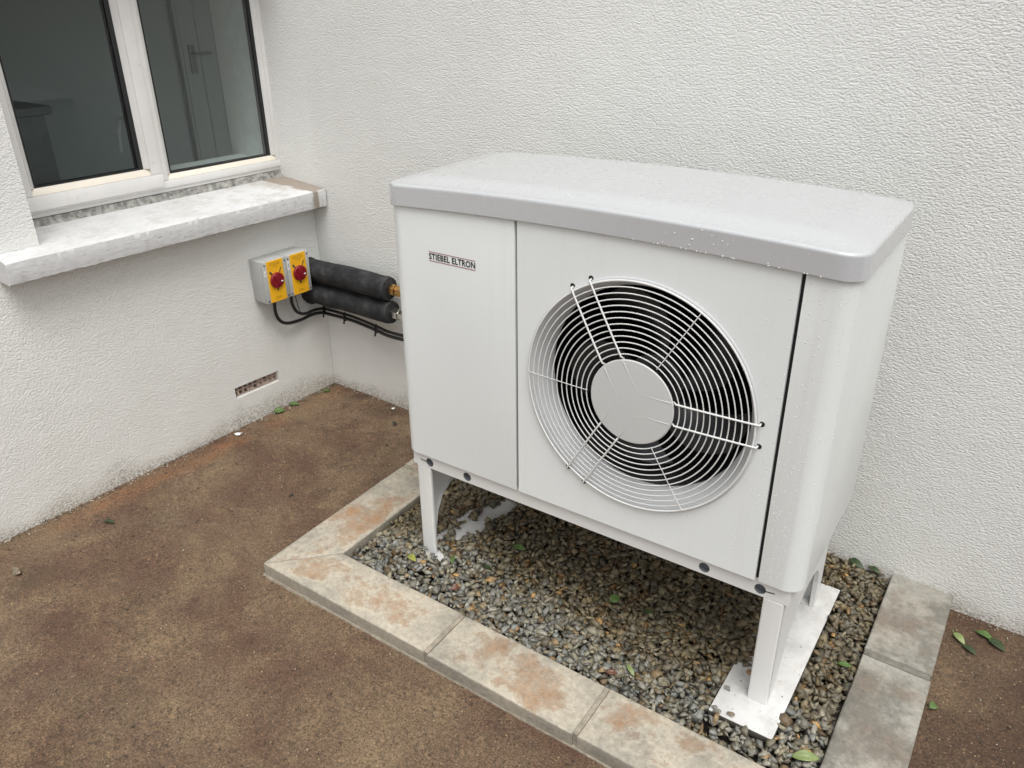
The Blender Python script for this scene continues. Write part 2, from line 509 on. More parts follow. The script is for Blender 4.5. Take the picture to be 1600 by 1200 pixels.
def sill_mat():
    M = Mat("flaking_white_sill_paint")
    v = M.coord()
    x, y, z = M.sep(v)[:3]
    vb = M.coord((2.2, 0.5, 2.2))                         # brush strokes run along the sill
    ge = M.n("ShaderNodeNewGeometry")
    top = M.ramp(M.sep(ge.outputs['True Normal'])[2], [(0.4, 0.0), (0.8, 1.0)])
    n1 = M.noise(vb, 22, 7, 0.70)
    n2 = M.noise(v, 34, 8, 0.72)
    brush = M.ramp(n1, [(0.28, (0.43, 0.425, 0.415)), (0.42, (0.57, 0.568, 0.563)), (0.7, (0.63, 0.63, 0.628))])
    face = M.ramp(n2, [(0.26, (0.44, 0.43, 0.415)), (0.42, (0.565, 0.56, 0.555)), (0.7, (0.62, 0.62, 0.615))])
    c = M.mix(top, face, brush)
    wear = M.ramp(M.noise(v, 8.0, 9, 0.74), [(0.49, 0.0), (0.57, 0.55), (0.68, 0.8)])
    edge = M.ramp(y, [(0.0, 0.9), (1.0, 0.9)])
    # bare towards the right-hand end and along the back
    nearend = M.ramp(M.math('ADD', y, 0.62), [(0.0, 0.35), (0.30, 0.7), (0.55, 1.0)])
    c = M.mix(M.math('MULTIPLY', M.math('MULTIPLY', wear, top), nearend), c, (0.36, 0.325, 0.27))
    bk = M.math('MULTIPLY', M.ramp(M.math('ADD', x, M.math('MULTIPLY', M.noise(v, 7, 5, 0.6), 0.12)), [(-0.13 + 0.2, 1.0), (-0.08 + 0.2, 0.0)]), 1.0)
    sx = M.math('ADD', M.math('ADD', y, M.math('MULTIPLY', x, -0.15)), M.math('MULTIPLY', M.math('SUBTRACT', M.noise(v, 11, 5, 0.65), 0.5), 0.11))
    strip = M.ramp(M.math('ADD', sx, 0.5), [(0.385, 0.0), (0.405, 0.9)])
    lastb = M.ramp(M.math('ADD', M.math('ADD', y, M.math('MULTIPLY', M.noise(v, 30, 3), 0.012)), 0.5), [(0.448, 1.0), (0.453, 0.0)])
    front = M.ramp(x, [(0.100, 1.0), (0.106, 0.0)])
    keep = M.math('MAXIMUM', front, lastb)                # the very end of the nose has been repainted
    c = M.mix(M.math('MULTIPLY', strip, keep), c, (0.255, 0.205, 0.16))
    ch = M.ramp(M.noise(v, 52, 5, 0.68), [(0.655, 0.0), (0.69, 0.85)])
    c = M.mix(ch, c, (0.25, 0.19, 0.145))
    lin = M.ramp(M.noise(M.coord((3, 0.6, 3)), 45, 3, 0.5), [(0.63, 0.0), (0.68, 0.55)])
    c = M.mix(lin, c, (0.30, 0.295, 0.29))
    nb = M.bump(M.math('ADD', n1, M.math('MULTIPLY', n2, 0.8)), 0.6, 0.005)
    return M.set(c, 0.6, nb, spec=0.35)
mat_sill = sill_mat()
mat_grime = simple("grimy_bedding_mortar", (0.25, 0.245, 0.225), 0.85, var=0.7, vscale=38, bump=0.7, bscale=90)
mat_terracotta = simple("plaster_smeared_terracotta", (0.40, 0.31, 0.255), 0.8, var=0.35, vscale=45, bump=0.6, bscale=120)
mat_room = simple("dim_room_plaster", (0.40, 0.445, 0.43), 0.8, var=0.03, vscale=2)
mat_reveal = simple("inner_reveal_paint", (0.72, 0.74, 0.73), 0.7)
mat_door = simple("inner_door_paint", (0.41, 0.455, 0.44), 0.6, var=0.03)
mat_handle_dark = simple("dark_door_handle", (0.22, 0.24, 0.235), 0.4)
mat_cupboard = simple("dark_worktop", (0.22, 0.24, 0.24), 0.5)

def glass_mat():
    M = Mat("window_glass")
    M.t.nodes.remove(M.p)
    tr = M.n("ShaderNodeBsdfTransparent"); tr.inputs[0].default_value = (0.80, 0.86, 0.84, 1)
    gl = M.n("ShaderNodeBsdfGlossy"); gl.inputs['Roughness'].default_value = 0.015
    fr = M.n("ShaderNodeFresnel"); fr.inputs[0].default_value = 1.55
    mx = M.n("ShaderNodeMixShader")
    M.l(fr.outputs[0], mx.inputs[0]); M.l(tr.outputs[0], mx.inputs[1]); M.l(gl.outputs[0], mx.inputs[2])
    M.l(mx.outputs[0], M.out.inputs[0])
    return M.m
mat_glass = glass_mat()

def leaf_mat(name, c, c2):
    M = Mat(name)
    v = M.coord()
    n = M.noise(v, 60, 4)
    cc = M.ramp(n, [(0.35, c), (0.65, c2)])
    M.set(cc, 0.42, M.bump(M.noise(v, 200, 3), 0.3, 0.002), spec=0.5)
    return M.m
mat_leaf = leaf_mat("green_leaf", (0.055, 0.105, 0.022), (0.095, 0.16, 0.04))
mat_leaf_pale = leaf_mat("pale_leaf", (0.16, 0.21, 0.07), (0.22, 0.26, 0.10))
mat_leaf_dark = leaf_mat("dark_leaf", (0.022, 0.042, 0.014), (0.04, 0.06, 0.02))
mat_leaf_yellow = leaf_mat("yellow_green_leaf", (0.20, 0.23, 0.045), (0.30, 0.30, 0.07))
mat_leaf_brown = leaf_mat("brown_leaf", (0.10, 0.04, 0.025), (0.16, 0.07, 0.04))

def water_mat():
    """beads on white paint take the colour of the paint under them and a bright highlight"""
    M = Mat("rain_water")
    return M.set((0.70, 0.705, 0.70), 0.10, spec=0.6, coat=0.6)
mat_water = water_mat()

# ================================================================== SETTING
# ground: one sheet, finer near the house
bm = bmesh.new()
xs = [-60, -20, -6, -2] + [-0.5 + 0.1 * i for i in range(48)] + [6, 12, 30, 60]
ys = [-60, -25, -10, -5] + [-3.2 + 0.1 * i for i in range(34)] + [1, 6, 25, 60]
gv = []
for y in ys:
    row = []
    for x in xs:
        near = 1.0 if (-0.6 < x < 4.4 and -3.3 < y < 0.3) else 0.0
        dz = near * 0.006 * mnoise.noise(Vector((x * 2.2, y * 2.2, 0)))
        row.append(bm.verts.new((x, y, ground_z(x, y) + dz)))
    gv.append(row)
for j in range(len(ys) - 1):
    for i in range(len(xs) - 1):
        bm.faces.new((gv[j][i], gv[j][i + 1], gv[j + 1][i + 1], gv[j + 1][i]))
tag(obj("ground", bm, mat_ground, smooth=60), kind='structure')

# ------------------------------------------------------------------ house: two rendered walls, window, sill, airbrick
house = thing("house", "white rough rendered house corner with a window and stone sill, behind the heat pump", "house", (0, 0, 0))

def cell_wall(xc, yc, zc_, filled):
    """solid made of cells; only the skin becomes faces"""
    bm = bmesh.new()
    vv = {}
    def V(i, j, k):
        if (i, j, k) not in vv: vv[(i, j, k)] = bm.verts.new((xc[i], yc[j], zc_[k]))
        return vv[(i, j, k)]
    nx, ny, nz = len(xc) - 1, len(yc) - 1, len(zc_) - 1
    def F(i, j, k):
        return 0 <= i < nx and 0 <= j < ny and 0 <= k < nz and filled(i, j, k)
    for i in range(nx):
        for j in range(ny):
            for k in range(nz):
                if not F(i, j, k): continue
                if not F(i - 1, j, k): bm.faces.new((V(i, j, k), V(i, j, k + 1), V(i, j + 1, k + 1), V(i, j + 1, k)))
                if not F(i + 1, j, k): bm.faces.new((V(i + 1, j, k), V(i + 1, j + 1, k), V(i + 1, j + 1, k + 1), V(i + 1, j, k + 1)))
                if not F(i, j - 1, k): bm.faces.new((V(i, j, k), V(i + 1, j, k), V(i + 1, j, k + 1), V(i, j, k + 1)))
                if not F(i, j + 1, k): bm.faces.new((V(i, j + 1, k), V(i, j + 1, k + 1), V(i + 1, j + 1, k + 1), V(i + 1, j + 1, k)))
                if not F(i, j, k - 1): bm.faces.new((V(i, j, k), V(i, j + 1, k), V(i + 1, j + 1, k), V(i + 1, j, k)))
                if not F(i, j, k + 1): bm.faces.new((V(i, j, k + 1), V(i + 1, j, k + 1), V(i + 1, j + 1, k + 1), V(i, j + 1, k + 1)))
    return bm

WJ, ZS0, ZW1 = -1.405, 1.10, 2.36                         # jamb, wall top under the sill, window head
AB = (-0.655, -0.377, 0.160, 0.222)                       # airbrick opening
yc = [-7.0, WJ, AB[0], AB[1], 0.0]
zc_ = [-1.2, AB[2], AB[3], ZS0, ZW1, 3.4]
def fill_left(i, j, k):
    if j == 2 and k == 1 and i == 1: return False         # airbrick pocket (only the outer half)
    if j >= 1 and k == 3: return False                    # window
    return True
obj("wall", cell_wall([-0.50, -0.05, 0.0], yc, zc_, fill_left), mat_render, house, f_left)
obj("wall", box((-0.62, 0.002, -1.2), (9.0, 0.40, 3.4)), mat_render, house)

# airbrick: terracotta grid half filled with plaster
bm = bmesh.new()
ny_, nz_ = 9, 2
y0, y1, z0, z1 = AB
bars_y = [y0 + (y1 - y0) * k / ny_ for k in range(ny_ + 1)]
bars_z = [z0 + (z1 - z0) * k / nz_ for k in range(nz_ + 1)]
for k, yb in enumerate(bars_y):
    add_box(bm, (-0.046, max(y0 + 0.001, yb - 0.006), z0 + 0.001), (-0.020, min(y1 - 0.001, yb + 0.006), z1 - 0.001), 0.002, 1)
for k, zb_ in enumerate(bars_z):
    add_box(bm, (-0.044, y0 + 0.002, max(z0 + 0.002, zb_ - 0.005)), (-0.022, y1 - 0.002, min(z1 - 0.002, zb_ + 0.005)), 0.002, 1)
ab = obj("airbrick", bm, mat_terracotta, house, f_left)
bm = box((-0.0495, y0 + 0.001, z0 + 0.001), (-0.047, y1 - 0.001, z1 - 0.001))
obj("dark_hole", bm, mat_black, ab, f_left)
bm = bmesh.new()                                          # plaster clogging some of the holes
for (k, r) in ((5, 0), (5, 1), (6, 0), (7, 1), (7, 0), (8, 0), (3, 0), (8, 1)):
    cy_ = y0 + (y1 - y0) * (k + 0.5) / ny_; cz_ = z0 + (z1 - z0) * (r + 0.5) / nz_
    bmesh.ops.create_icosphere(bm, subdivisions=2, radius=0.011, matrix=Matrix.Translation((-0.030 + random.uniform(-.004, .006), cy_ + random.uniform(-.004, .004), cz_ - 0.004)))
tag(obj("plaster_clog", bm, mat_terracotta, ab, f_left), kind='stuff')

# window sill
def sill_nose(ya, yb_, steps):
    bm = bmesh.new()
    rings = []
    for s in range(steps + 1):
        y = ya + (yb_ - ya) * s / steps
        def j(k, a): return 0.25 * a * mnoise.noise(Vector((y * 14, k * 7.3, 0.5))) + 0.28 * a * mnoise.noise(Vector((y * 47, k * 3.1, 4.5))) + 0.30 * a * mnoise.noise(Vector((y * 110, k * 5.1, 2.5)))
        xf = 0.113
        prof = [(0.0015, 1.1755), (0.05, 1.171 + j(1, .002)), (xf - 0.010, 1.166 + j(2, .003)), (xf - 0.003 + j(3, .003), 1.161 + j(4, .004)),
                (xf + j(5, .002), 1.140), (xf + j(9, .002), 1.105), (xf - 0.003 + j(6, .004), 1.078 + j(7, .005)), (xf - 0.014, 1.071 + j(8, .006)), (0.0015, 1.073)]
        rings.append([bm.verts.new((p[0], y, p[1])) for p in prof])
    for a, b in zip(rings, rings[1:]):
        n = len(a)
        for k in range(n): bm.faces.new((a[k], a[(k + 1) % n], b[(k + 1) % n], b[k]))
    bm.faces.new(rings[0]); bm.faces.new(rings[-1][::-1])
    return bm
bm = sill_nose(-0.001, -1.590, 260)
rr_ = []
for s in range(61):                                       # inner shelf under the window
    y = -0.001 + (WJ + 0.002) * s / 60
    rr_.append([bm.verts.new(p) for p in ((-0.225, y, 1.197), (-0.12, y, 1.187 + 0.0015 * mnoise.noise(Vector((y * 12, 1, 1)))), (0.0012, y, 1.1752), (0.0012, y, 1.101), (-0.225, y, 1.101))])
for a, b in zip(rr_, rr_[1:]):
    for k in range(5): bm.faces.new((a[k], a[(k + 1) % 5], b[(k + 1) % 5], b[k]))
bm.faces.new(rr_[0]); bm.faces.new(rr_[-1][::-1])
obj("window_sill", bm, mat_sill, house, f_left, smooth=40)
bm = bmesh.new()
prev = None
for k in range(141):
    ya = WJ + 0.002 + 1.40 * k / 140
    n_ = lambda f, q: mnoise.noise(Vector((ya * f, q, 0.3)))
    ring = [bm.verts.new(p) for p in ((-0.270, ya, 1.16), (-0.270, ya, 1.2275), (-0.236, ya, 1.2275), (-0.229 + 0.0012 * n_(25, 1), ya, 1.2275 - 0.001 * abs(n_(33, 2))),
                                      (-0.224 + 0.0016 * n_(38, 3), ya, 1.210 + 0.0012 * n_(29, 4)), (-0.216 + 0.003 * n_(21, 5), ya, 1.1985 + 0.002 * n_(50, 6)), (-0.206 + 0.004 * n_(17, 7), ya, 1.190))]
    if prev:
        for q in range(6): bm.faces.new((prev[q], prev[q + 1], ring[q + 1], ring[q]))
    prev = ring
obj("bedding_mortar", bm, mat_grime, house, f_left, smooth=70)

# the window
X0 = -0.226
win = obj("window", box((X0 - 0.066, WJ + 0.001, 1.229), (X0 - 0.008, -0.003, 1.248), 0.003), mat_upvc, house, f_left, smooth=40)   # sub-sill strip carries the frame
def prism_bar(axis, a0, a1, prof, bev=0.002):
    """bar along y ('y') or z ('z'); prof = [(x, other)] polygon"""
    bm = bmesh.new()
    n = len(prof)
    A, B = [], []
    for (x, o) in prof:
        A.append(bm.verts.new((x, a0, o) if axis == 'y' else (x, o, a0)))
        B.append(bm.verts.new((x, a1, o) if axis == 'y' else (x, o, a1)))
    bm.faces.new(A); bm.faces.new(B[::-1])
    for i in range(n): bm.faces.new((A[i], A[(i + 1) % n], B[(i + 1) % n], B[i]))
    bmesh.ops.recalc_face_normals(bm, faces=bm.faces[:])
    if bev: bmesh.ops.bevel(bm, geom=bm.edges[:], offset=bev, segments=2, affect='EDGES', profile=0.5)
    return bm
fr_b, fr_t = 1.249, 2.352
xb = X0 - 0.060
def wpart(nm, bm, m=mat_upvc): return obj(nm, bm, m, win, f_left, smooth=35)
wpart("frame", prism_bar('y', WJ + 0.002, -0.002, [(xb, fr_b), (X0, fr_b), (X0, fr_b + 0.036), (xb, fr_b + 0.036)]))
wpart("frame", prism_bar('y', WJ + 0.002, -0.002, [(xb, fr_t - 0.05), (X0, fr_t - 0.05), (X0, fr_t), (xb, fr_t)]))
wpart("frame", prism_bar('z', fr_b + 0.037, fr_t - 0.051, [(xb, -0.002), (X0, -0.002), (X0, -0.032), (xb, -0.032)]))
wpart("frame", prism_bar('z', fr_b + 0.037, fr_t - 0.051, [(xb, WJ + 0.002), (X0, WJ + 0.002), (X0, WJ + 0.072), (xb, WJ + 0.072)]))
wpart("mullion", prism_bar('z', fr_b + 0.037, fr_t - 0.051, [(xb, -0.708), (X0 + 0.001, -0.708), (X0 + 0.001, -0.668), (xb, -0.668)]))
# glazing beads of the fixed light, sloping in to the glass
gz0 = 1.310
def bead(axis, a0, a1, outer, inner, m=mat_upvc):
    wpart("glazing_bead", prism_bar(axis, a0, a1, [(xb + 0.02, outer), (X0 - 0.002, outer), (X0 - 0.020, inner), (xb + 0.02, inner)], 0.0012), m)
bead('y', -0.667, -0.033, fr_b + 0.037, gz0, mat_bead)
bead('z', gz0 + 0.0005, fr_t - 0.052, -0.033, -0.053)
bead('z', gz0 + 0.0005, fr_t - 0.052, -0.667, -0.643)
# opening casement on the left, standing proud of the frame
XS = X0 + 0.016
sy0, sy1, sz0 = -1.338, -0.700, 1.262
gl0, gl1, sgz = -1.276, -0.780, 1.354
wpart("sash", prism_bar('y', sy0, sy1, [(xb, sz0), (XS, sz0), (XS, sz0 + 0.062), (xb, sz0 + 0.062)], 0.003))
wpart("sash", prism_bar('y', sy0, sy1, [(xb, fr_t - 0.10), (XS, fr_t - 0.10), (XS, fr_t - 0.02), (xb, fr_t - 0.02)], 0.003))
wpart("sash", prism_bar('z', sz0 + 0.063, fr_t - 0.101, [(xb, sy1), (XS, sy1), (XS, sy1 - 0.055), (xb, sy1 - 0.055)], 0.003))
wpart("sash", prism_bar('z', sz0 + 0.063, fr_t - 0.101, [(xb, sy0), (XS, sy0), (XS, sy0 + 0.040), (xb, sy0 + 0.040)], 0.003))
def sbead(axis, a0, a1, outer, inner, m=mat_upvc):
    wpart("glazing_bead", prism_bar(axis, a0, a1, [(xb + 0.02, outer), (XS - 0.002, outer), (XS - 0.022, inner), (xb + 0.02, inner)], 0.0012), m)
sbead('y', sy0 + 0.041, sy1 - 0.056, sz0 + 0.063, sgz, mat_bead)
sbead('z', sgz + 0.0005, fr_t - 0.102, sy1 - 0.056, gl1)
sbead('z', sgz + 0.0005, fr_t - 0.102, sy0 + 0.041, gl0)
# black gaskets and panes
def gasket(ya, yb_, za, zb_, x, wr=2.4):
    bm = bmesh.new(); t = 0.007
    for a, b in (((ya, za), (yb_, za + t)), ((ya, zb_ - t), (yb_, zb_)), ((ya, za + t), (ya + t, zb_ - t)), ((yb_ - wr * t, za + t), (yb_, zb_ - t))):
        add_box(bm, (x - 0.034, a[0], a[1]), (x + 0.003, b[0], b[1]))
    wpart("gasket", bm, mat_gasket)
gasket(-0.643, -0.053, gz0, fr_t - 0.06, X0 - 0.022)
gasket(gl0, gl1, sgz, fr_t - 0.11, XS - 0.024, 3.2)
def pane(ya, yb_, za, zb_, x):
    bm = bmesh.new()
    v = [bm.verts.new((x, a, b)) for a, b in ((ya, za), (yb_, za), (yb_, zb_), (ya, zb_))]
    bm.faces.new(v)
    return wpart("pane", bm, mat_glass)
pane(-0.643, -0.053, gz0, fr_t - 0.06, X0 - 0.026)
pane(gl0, gl1, sgz, fr_t - 0.11, XS - 0.028)
# casement handle on the room side
bm = bmesh.new()
add_box(bm, (X0 - 0.070, -0.792, 1.550), (X0 - 0.061, -0.768, 1.605), 0.004)
add_tube(bm, [(X0 - 0.066, -0.782, 1.585), (X0 - 0.092, -0.800, 1.575), (X0 - 0.097, -0.812, 1.52), (X0 - 0.093, -0.824, 1.43)], [0.008, 0.010, 0.012, 0.008], 8)
wpart("handle", bm, mat_paper)

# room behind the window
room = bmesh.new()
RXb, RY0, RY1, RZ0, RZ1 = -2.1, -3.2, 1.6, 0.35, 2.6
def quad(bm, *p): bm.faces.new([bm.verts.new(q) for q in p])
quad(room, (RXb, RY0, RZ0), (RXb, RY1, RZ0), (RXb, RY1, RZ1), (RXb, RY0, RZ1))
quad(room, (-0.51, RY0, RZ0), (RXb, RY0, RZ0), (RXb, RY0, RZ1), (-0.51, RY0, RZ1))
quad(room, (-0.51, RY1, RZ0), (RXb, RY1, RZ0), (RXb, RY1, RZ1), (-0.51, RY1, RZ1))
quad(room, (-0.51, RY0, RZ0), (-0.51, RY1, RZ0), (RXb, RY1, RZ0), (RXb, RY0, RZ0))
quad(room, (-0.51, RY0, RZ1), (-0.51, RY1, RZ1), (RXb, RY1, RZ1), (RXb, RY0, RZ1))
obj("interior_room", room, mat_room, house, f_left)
rv = bmesh.new()
add_box(rv, (-0.505, -0.030, 1.285), (-0.293, -0.004, 2.355))
add_box(rv, (-0.560, -1.400, 1.255), (-0.293, -0.0305, 1.284))
obj("inner_reveal", rv, mat_reveal, house, f_left)
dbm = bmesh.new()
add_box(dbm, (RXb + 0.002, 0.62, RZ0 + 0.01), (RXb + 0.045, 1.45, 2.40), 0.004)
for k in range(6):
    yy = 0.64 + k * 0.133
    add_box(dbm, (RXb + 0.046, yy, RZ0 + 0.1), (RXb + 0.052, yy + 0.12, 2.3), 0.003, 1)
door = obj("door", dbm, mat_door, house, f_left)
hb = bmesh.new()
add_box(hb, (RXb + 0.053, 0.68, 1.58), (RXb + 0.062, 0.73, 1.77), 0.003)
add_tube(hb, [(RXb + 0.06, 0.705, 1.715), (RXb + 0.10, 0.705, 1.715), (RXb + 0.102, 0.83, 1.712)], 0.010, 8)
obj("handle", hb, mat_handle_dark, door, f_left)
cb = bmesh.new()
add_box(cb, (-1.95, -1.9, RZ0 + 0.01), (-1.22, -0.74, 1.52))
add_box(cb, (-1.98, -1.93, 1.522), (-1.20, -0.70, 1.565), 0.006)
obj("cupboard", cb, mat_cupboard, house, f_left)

# ------------------------------------------------------------------ stone kerb round the gravel bed
K0, K1, KF, KFI, KR0, KR1, HK = 0.9901, 1.2146, -1.3716, -1.1448, 3.1247, 3.3473, 0.0651
kerb = thing("stone_kerb", "low kerb of stained pale stone slabs with a mitred corner, framing the gravel bed", "kerb", f_kerb((K0, KF, 0)))
def kerb_stone(poly, mat, dz=0.0, name="kerb_stone", bev=0.009):
    bm = bmesh.new()
    add_prism(bm, poly, -0.07, HK + dz, 2)
    bm.verts.ensure_lookup_table()
    bmesh.ops.recalc_face_normals(bm, faces=bm.faces[:])
    es = [e for e in bm.edges if all(v.co.z > 0 for v in e.verts)]
    if bev: bmesh.ops.bevel(bm, geom=es, offset=bev, segments=3, affect='EDGES', profile=0.6)
    bmesh.ops.triangulate(bm, faces=[f for f in bm.faces if len(f.verts) > 4])
    cut = [e for e in bm.edges if e.calc_length() > 0.12]
    bmesh.ops.subdivide_edges(bm, edges=cut, cuts=5, use_grid_fill=True)
    for v in bm.verts:                                    # worn, slightly uneven slabs
        if v.co.z > 0.0:
            q = v.co
            v.co.z += 0.0022 * mnoise.noise(q * 9) + 0.001 * mnoise.noise(q * 31)
            v.co.x += 0.0018 * mnoise.noise(q * 14 + Vector((5, 0, 0)))
            v.co.y += 0.0022 * mnoise.noise(q * 14 + Vector((0, 9, 0)))
    return obj(name, bm, mat, kerb, f_kerb, smooth=38)
def rect(xa, xb_, ya, yb_): return [(xa, ya), (xb_, ya), (xb_, yb_), (xa, yb_)]
g = 0.003
kerb_stone([(K0 + g, KF), (1.830, KF), (1.830, KFI), (K1 + g, KFI)], mat_stone, 0.000)
kerb_stone(rect(1.848, 2.440, KF - 0.002, KFI), mat_stone, -0.002)
kerb_stone(rect(2.458, 3.068, KF, KFI - 0.002), mat_stone, 0.001)
kerb_stone([(3.092, KF), (KR1 - g, KF), (KR0 - g, KFI), (3.092, KFI)], mat_stone, 0)
kerb_stone([(K0, KF + g), (K1, KFI + g), (K1, -0.512), (K0, -0.512)], mat_stone, -0.0015)
kerb_stone(rect(K0, K1, -0.490, -0.16), mat_stone, 0)
kerb_stone(rect(K0, K1, -0.140, -0.004), mat_stone, 0)
kerb_stone(rect(KR0, KR1, -0.478, -0.006), mat_stone_grey, 0.002)
kerb_stone(rect(KR0, KR1 + 0.001, -1.088, -0.506), mat_stone_grey, -0.001)
kerb_stone([(KR1, KF + g), (KR1, -1.110), (KR0, -1.110), (KR0, KFI + g)], mat_stone_grey, 0)
for p in (rect(1.831, 1.847, KF + .004, KFI - .004), rect(2.441, 2.457, KF + .004, KFI - .004), rect(3.069, 3.091, KF + .004, KFI - .004),
          rect(K0 + .004, K1 - .004, -0.511, -0.491), rect(KR0 + .004, KR1 - .004, -0.505, -0.479), rect(KR0 + .004, KR1 - .004, -1.109, -1.089), rect(K0 + .004, K1 - .004, -0.159, -0.141)):
    kerb_stone(p, mat_mortar_damp if p[0][0] > 3.1 else mat_mortar, -0.004, "mortar_joint", 0)
# thin cement haunching where the kerb meets the yard
bm = bmesh.new()
pts_out = [(K0 - 0.008, KF - 0.010), (KR1 + 0.010, KF - 0.010)]
N = 150
prev = None
for s in range(N + 1):
    x = pts_out[0][0] + (pts_out[1][0] - pts_out[0][0]) * s / N
    wv = 0.004 * mnoise.noise(Vector((x * 17, 0, 3)))
    ring = [bm.verts.new((x, KF + 0.01, 0.009)), bm.verts.new((x, KF - 0.003 + wv * .4, 0.007)), bm.verts.new((x, KF - 0.007 + wv, -0.010))]
    if prev:
        for k in range(2): bm.faces.new((prev[k], prev[k + 1], ring[k + 1], ring[k]))
    prev = ring
prev = None
for s in range(60 + 1):
    y = KF - 0.010 + 1.3 * s / 60
    wv = 0.004 * mnoise.noise(Vector((y * 17, 5, 3)))
    ring = [bm.verts.new((K0 + 0.01, y, 0.009)), bm.verts.new((K0 - 0.003 + wv * .4, y, 0.007)), bm.verts.new((K0 - 0.007 + wv, y, -0.010))]
    if prev:
        for k in range(2): bm.faces.new((prev[k], prev[k + 1], ring[k + 1], ring[k]))
    prev = ring
obj("cement_haunch", bm, mat_mortar, kerb, f_kerb, smooth=60)

# ------------------------------------------------------------------ pads under the legs
PZ = 0.0164
def pad(xa, xb_, ya, yb_, label):
    bm = box((xa, ya, PZ - 0.028), (xb_, yb_, PZ), 0.0025, 2)
    bmesh.ops.triangulate(bm, faces=[f for f in bm.faces if len(f.verts) > 4])
    o = obj("support_pad", bm, mat_pad, None, f_pump, root=f_pump(((xa + xb_) / 2, (ya + yb_) / 2, PZ - 0.028)), smooth=30)
    return tag(o, label, "pad", "pads under the heat pump legs")
def pad_mat():
    M = Mat("dusty_white_pad")
    v = M.coord()
    n = M.noise(v, 9, 6, 0.65)
    c = M.ramp(n, [(0.3, (0.42, 0.408, 0.385)), (0.6, (0.58, 0.572, 0.555))])
    d = M.ramp(M.noise(v, 16, 6, 0.7), [(0.58, 0.0), (0.75, 0.5)])
    c = M.mix(d, c, (0.40, 0.34, 0.27))
    s = M.ramp(M.noise(v, 85, 3, 0.6), [(0.67, 0.0), (0.70, 0.85)])
    c = M.mix(s, c, (0.07, 0.055, 0.04))
    ge = M.n("ShaderNodeNewGeometry")
    side = M.ramp(M.sep(ge.outputs['True Normal'])[2], [(0.3, 1.0), (0.7, 0.0)])
    c = M.mix(M.math('MULTIPLY', side, 0.95), c, (0.055, 0.045, 0.036))     # sides mixed to dark brown
    return M.set(c, 0.6, M.bump(M.noise(v, 130, 4), 0.25, 0.003), spec=0.35)
mat_pad = pad_mat()
pad(2.771, 2.979, -1.071, -0.241, "dirty white slab under the heat pump legs beside the grey right kerb")
pad(1.428, 1.636, -0.990, -0.241, "white slab almost buried in gravel, under the leg near the mitred kerb corner")

# ================================================================== HEAT PUMP
XL, XR, YF, YR, ZB, ZT = 1.441, 2.963, -0.9634, -0.318, 0.4953, 1.512
S1, S2 = 1.9645, 2.8315
pump = thing("heat_pump", "large white outdoor heat pump with round fan grille and grey lid, standing over gravel", "heat pump", f_pump(((XL + XR) / 2, (YF + YR) / 2, PZ)))
def pp(nm, bm, m, par=None, smooth=None): return obj(nm, bm, m, par or pump, f_pump, smooth)
RC = 0.058
def arc(cx, cy, r, a0, a1, n=10): return [(cx + r * math.cos(a0 + (a1 - a0) * k / n), cy + r * math.sin(a0 + (a1 - a0) * k / n)) for k in range(n + 1)]
T = 0.012
# left cover: flat front, rounded corner, left flank
outer = [(S1 - 0.0048, YF)] + arc(XL + RC, YF + RC, RC, -PI / 2, -PI, 12) + [(XL, YR)]
inner = [(XL + T, YR)] + arc(XL + RC, YF + RC, RC - T, -PI, -PI / 2, 12) + [(S1 - 0.0048, YF + T)]
pp("left_cover", add_prism(bmesh.new(), outer + inner, ZB, ZT, 2, 0.002), mat_white, smooth=25)
outer = [(S2 + 0.0055, YF)] + arc(XR - RC, YF + RC, RC, -PI / 2, 0, 12) + arc(XR - 0.015, YR - 0.015, 0.015, 0, PI / 2, 4) + [(XR - 0.10, YR)]
inner = [(XR - 0.10, YR - T)] + [(XR - T, YR - T)] + arc(XR - RC, YF + RC, RC - T, 0, -PI / 2, 12) + [(S2 + 0.0055, YF + T)]
pp("right_cover", add_prism(bmesh.new(), outer + inner, ZB, ZT, 2, 0.002), mat_white_wet, smooth=25)
# fan cover with its round opening
FX, FZ, FR = 2.394, 0.9857, 0.3744
def holed_plate(x0, x1, z0, z1, cx, cz, r, y0, y1, n=96, bm=None):
    bm = bm or bmesh.new()
    angs = sorted(set([2 * PI * k / n for k in range(n)] + [math.atan2(zz - cz, xx - cx) % (2 * PI) for xx in (x0, x1) for zz in (z0, z1)]))
    loops = []
    for y in (y0, y1):
        ci, ou = [], []
        for a in angs:
            c, s = math.cos(a), math.sin(a)
            t = min(((x1 - cx) / c if c > 1e-9 else (x0 - cx) / c if c < -1e-9 else 1e9), ((z1 - cz) / s if s > 1e-9 else (z0 - cz) / s if s < -1e-9 else 1e9))
            ci.append(bm.verts.new((cx + r * c, y, cz + r * s)))
            ou.append(bm.verts.new((cx + t * c, y, cz + t * s)))
        loops.append((ci, ou))
    m = len(angs)
    for k in range(m):
        q = (k + 1) % m
        (c0, o0), (c1, o1) = loops
        bm.faces.new((c0[k], o0[k], o0[q], c0[q])); bm.faces.new((c1[q], o1[q], o1[k], c1[k]))
        bm.faces.new((c0[k], c0[q], c1[q], c1[k])); bm.faces.new((o0[q], o0[k], o1[k], o1[q]))
    return bm
pp("fan_cover", holed_plate(S1 + 0.0048, S2 - 0.0055, ZB, ZT, FX, FZ, FR + 0.004, YF, YF + T), mat_white)
pp("rear_cover", box((XL + T + .001, YR - T - 0.016, ZB + 0.01), (XR - 0.101, YR - 0.014, ZT)), mat_white)
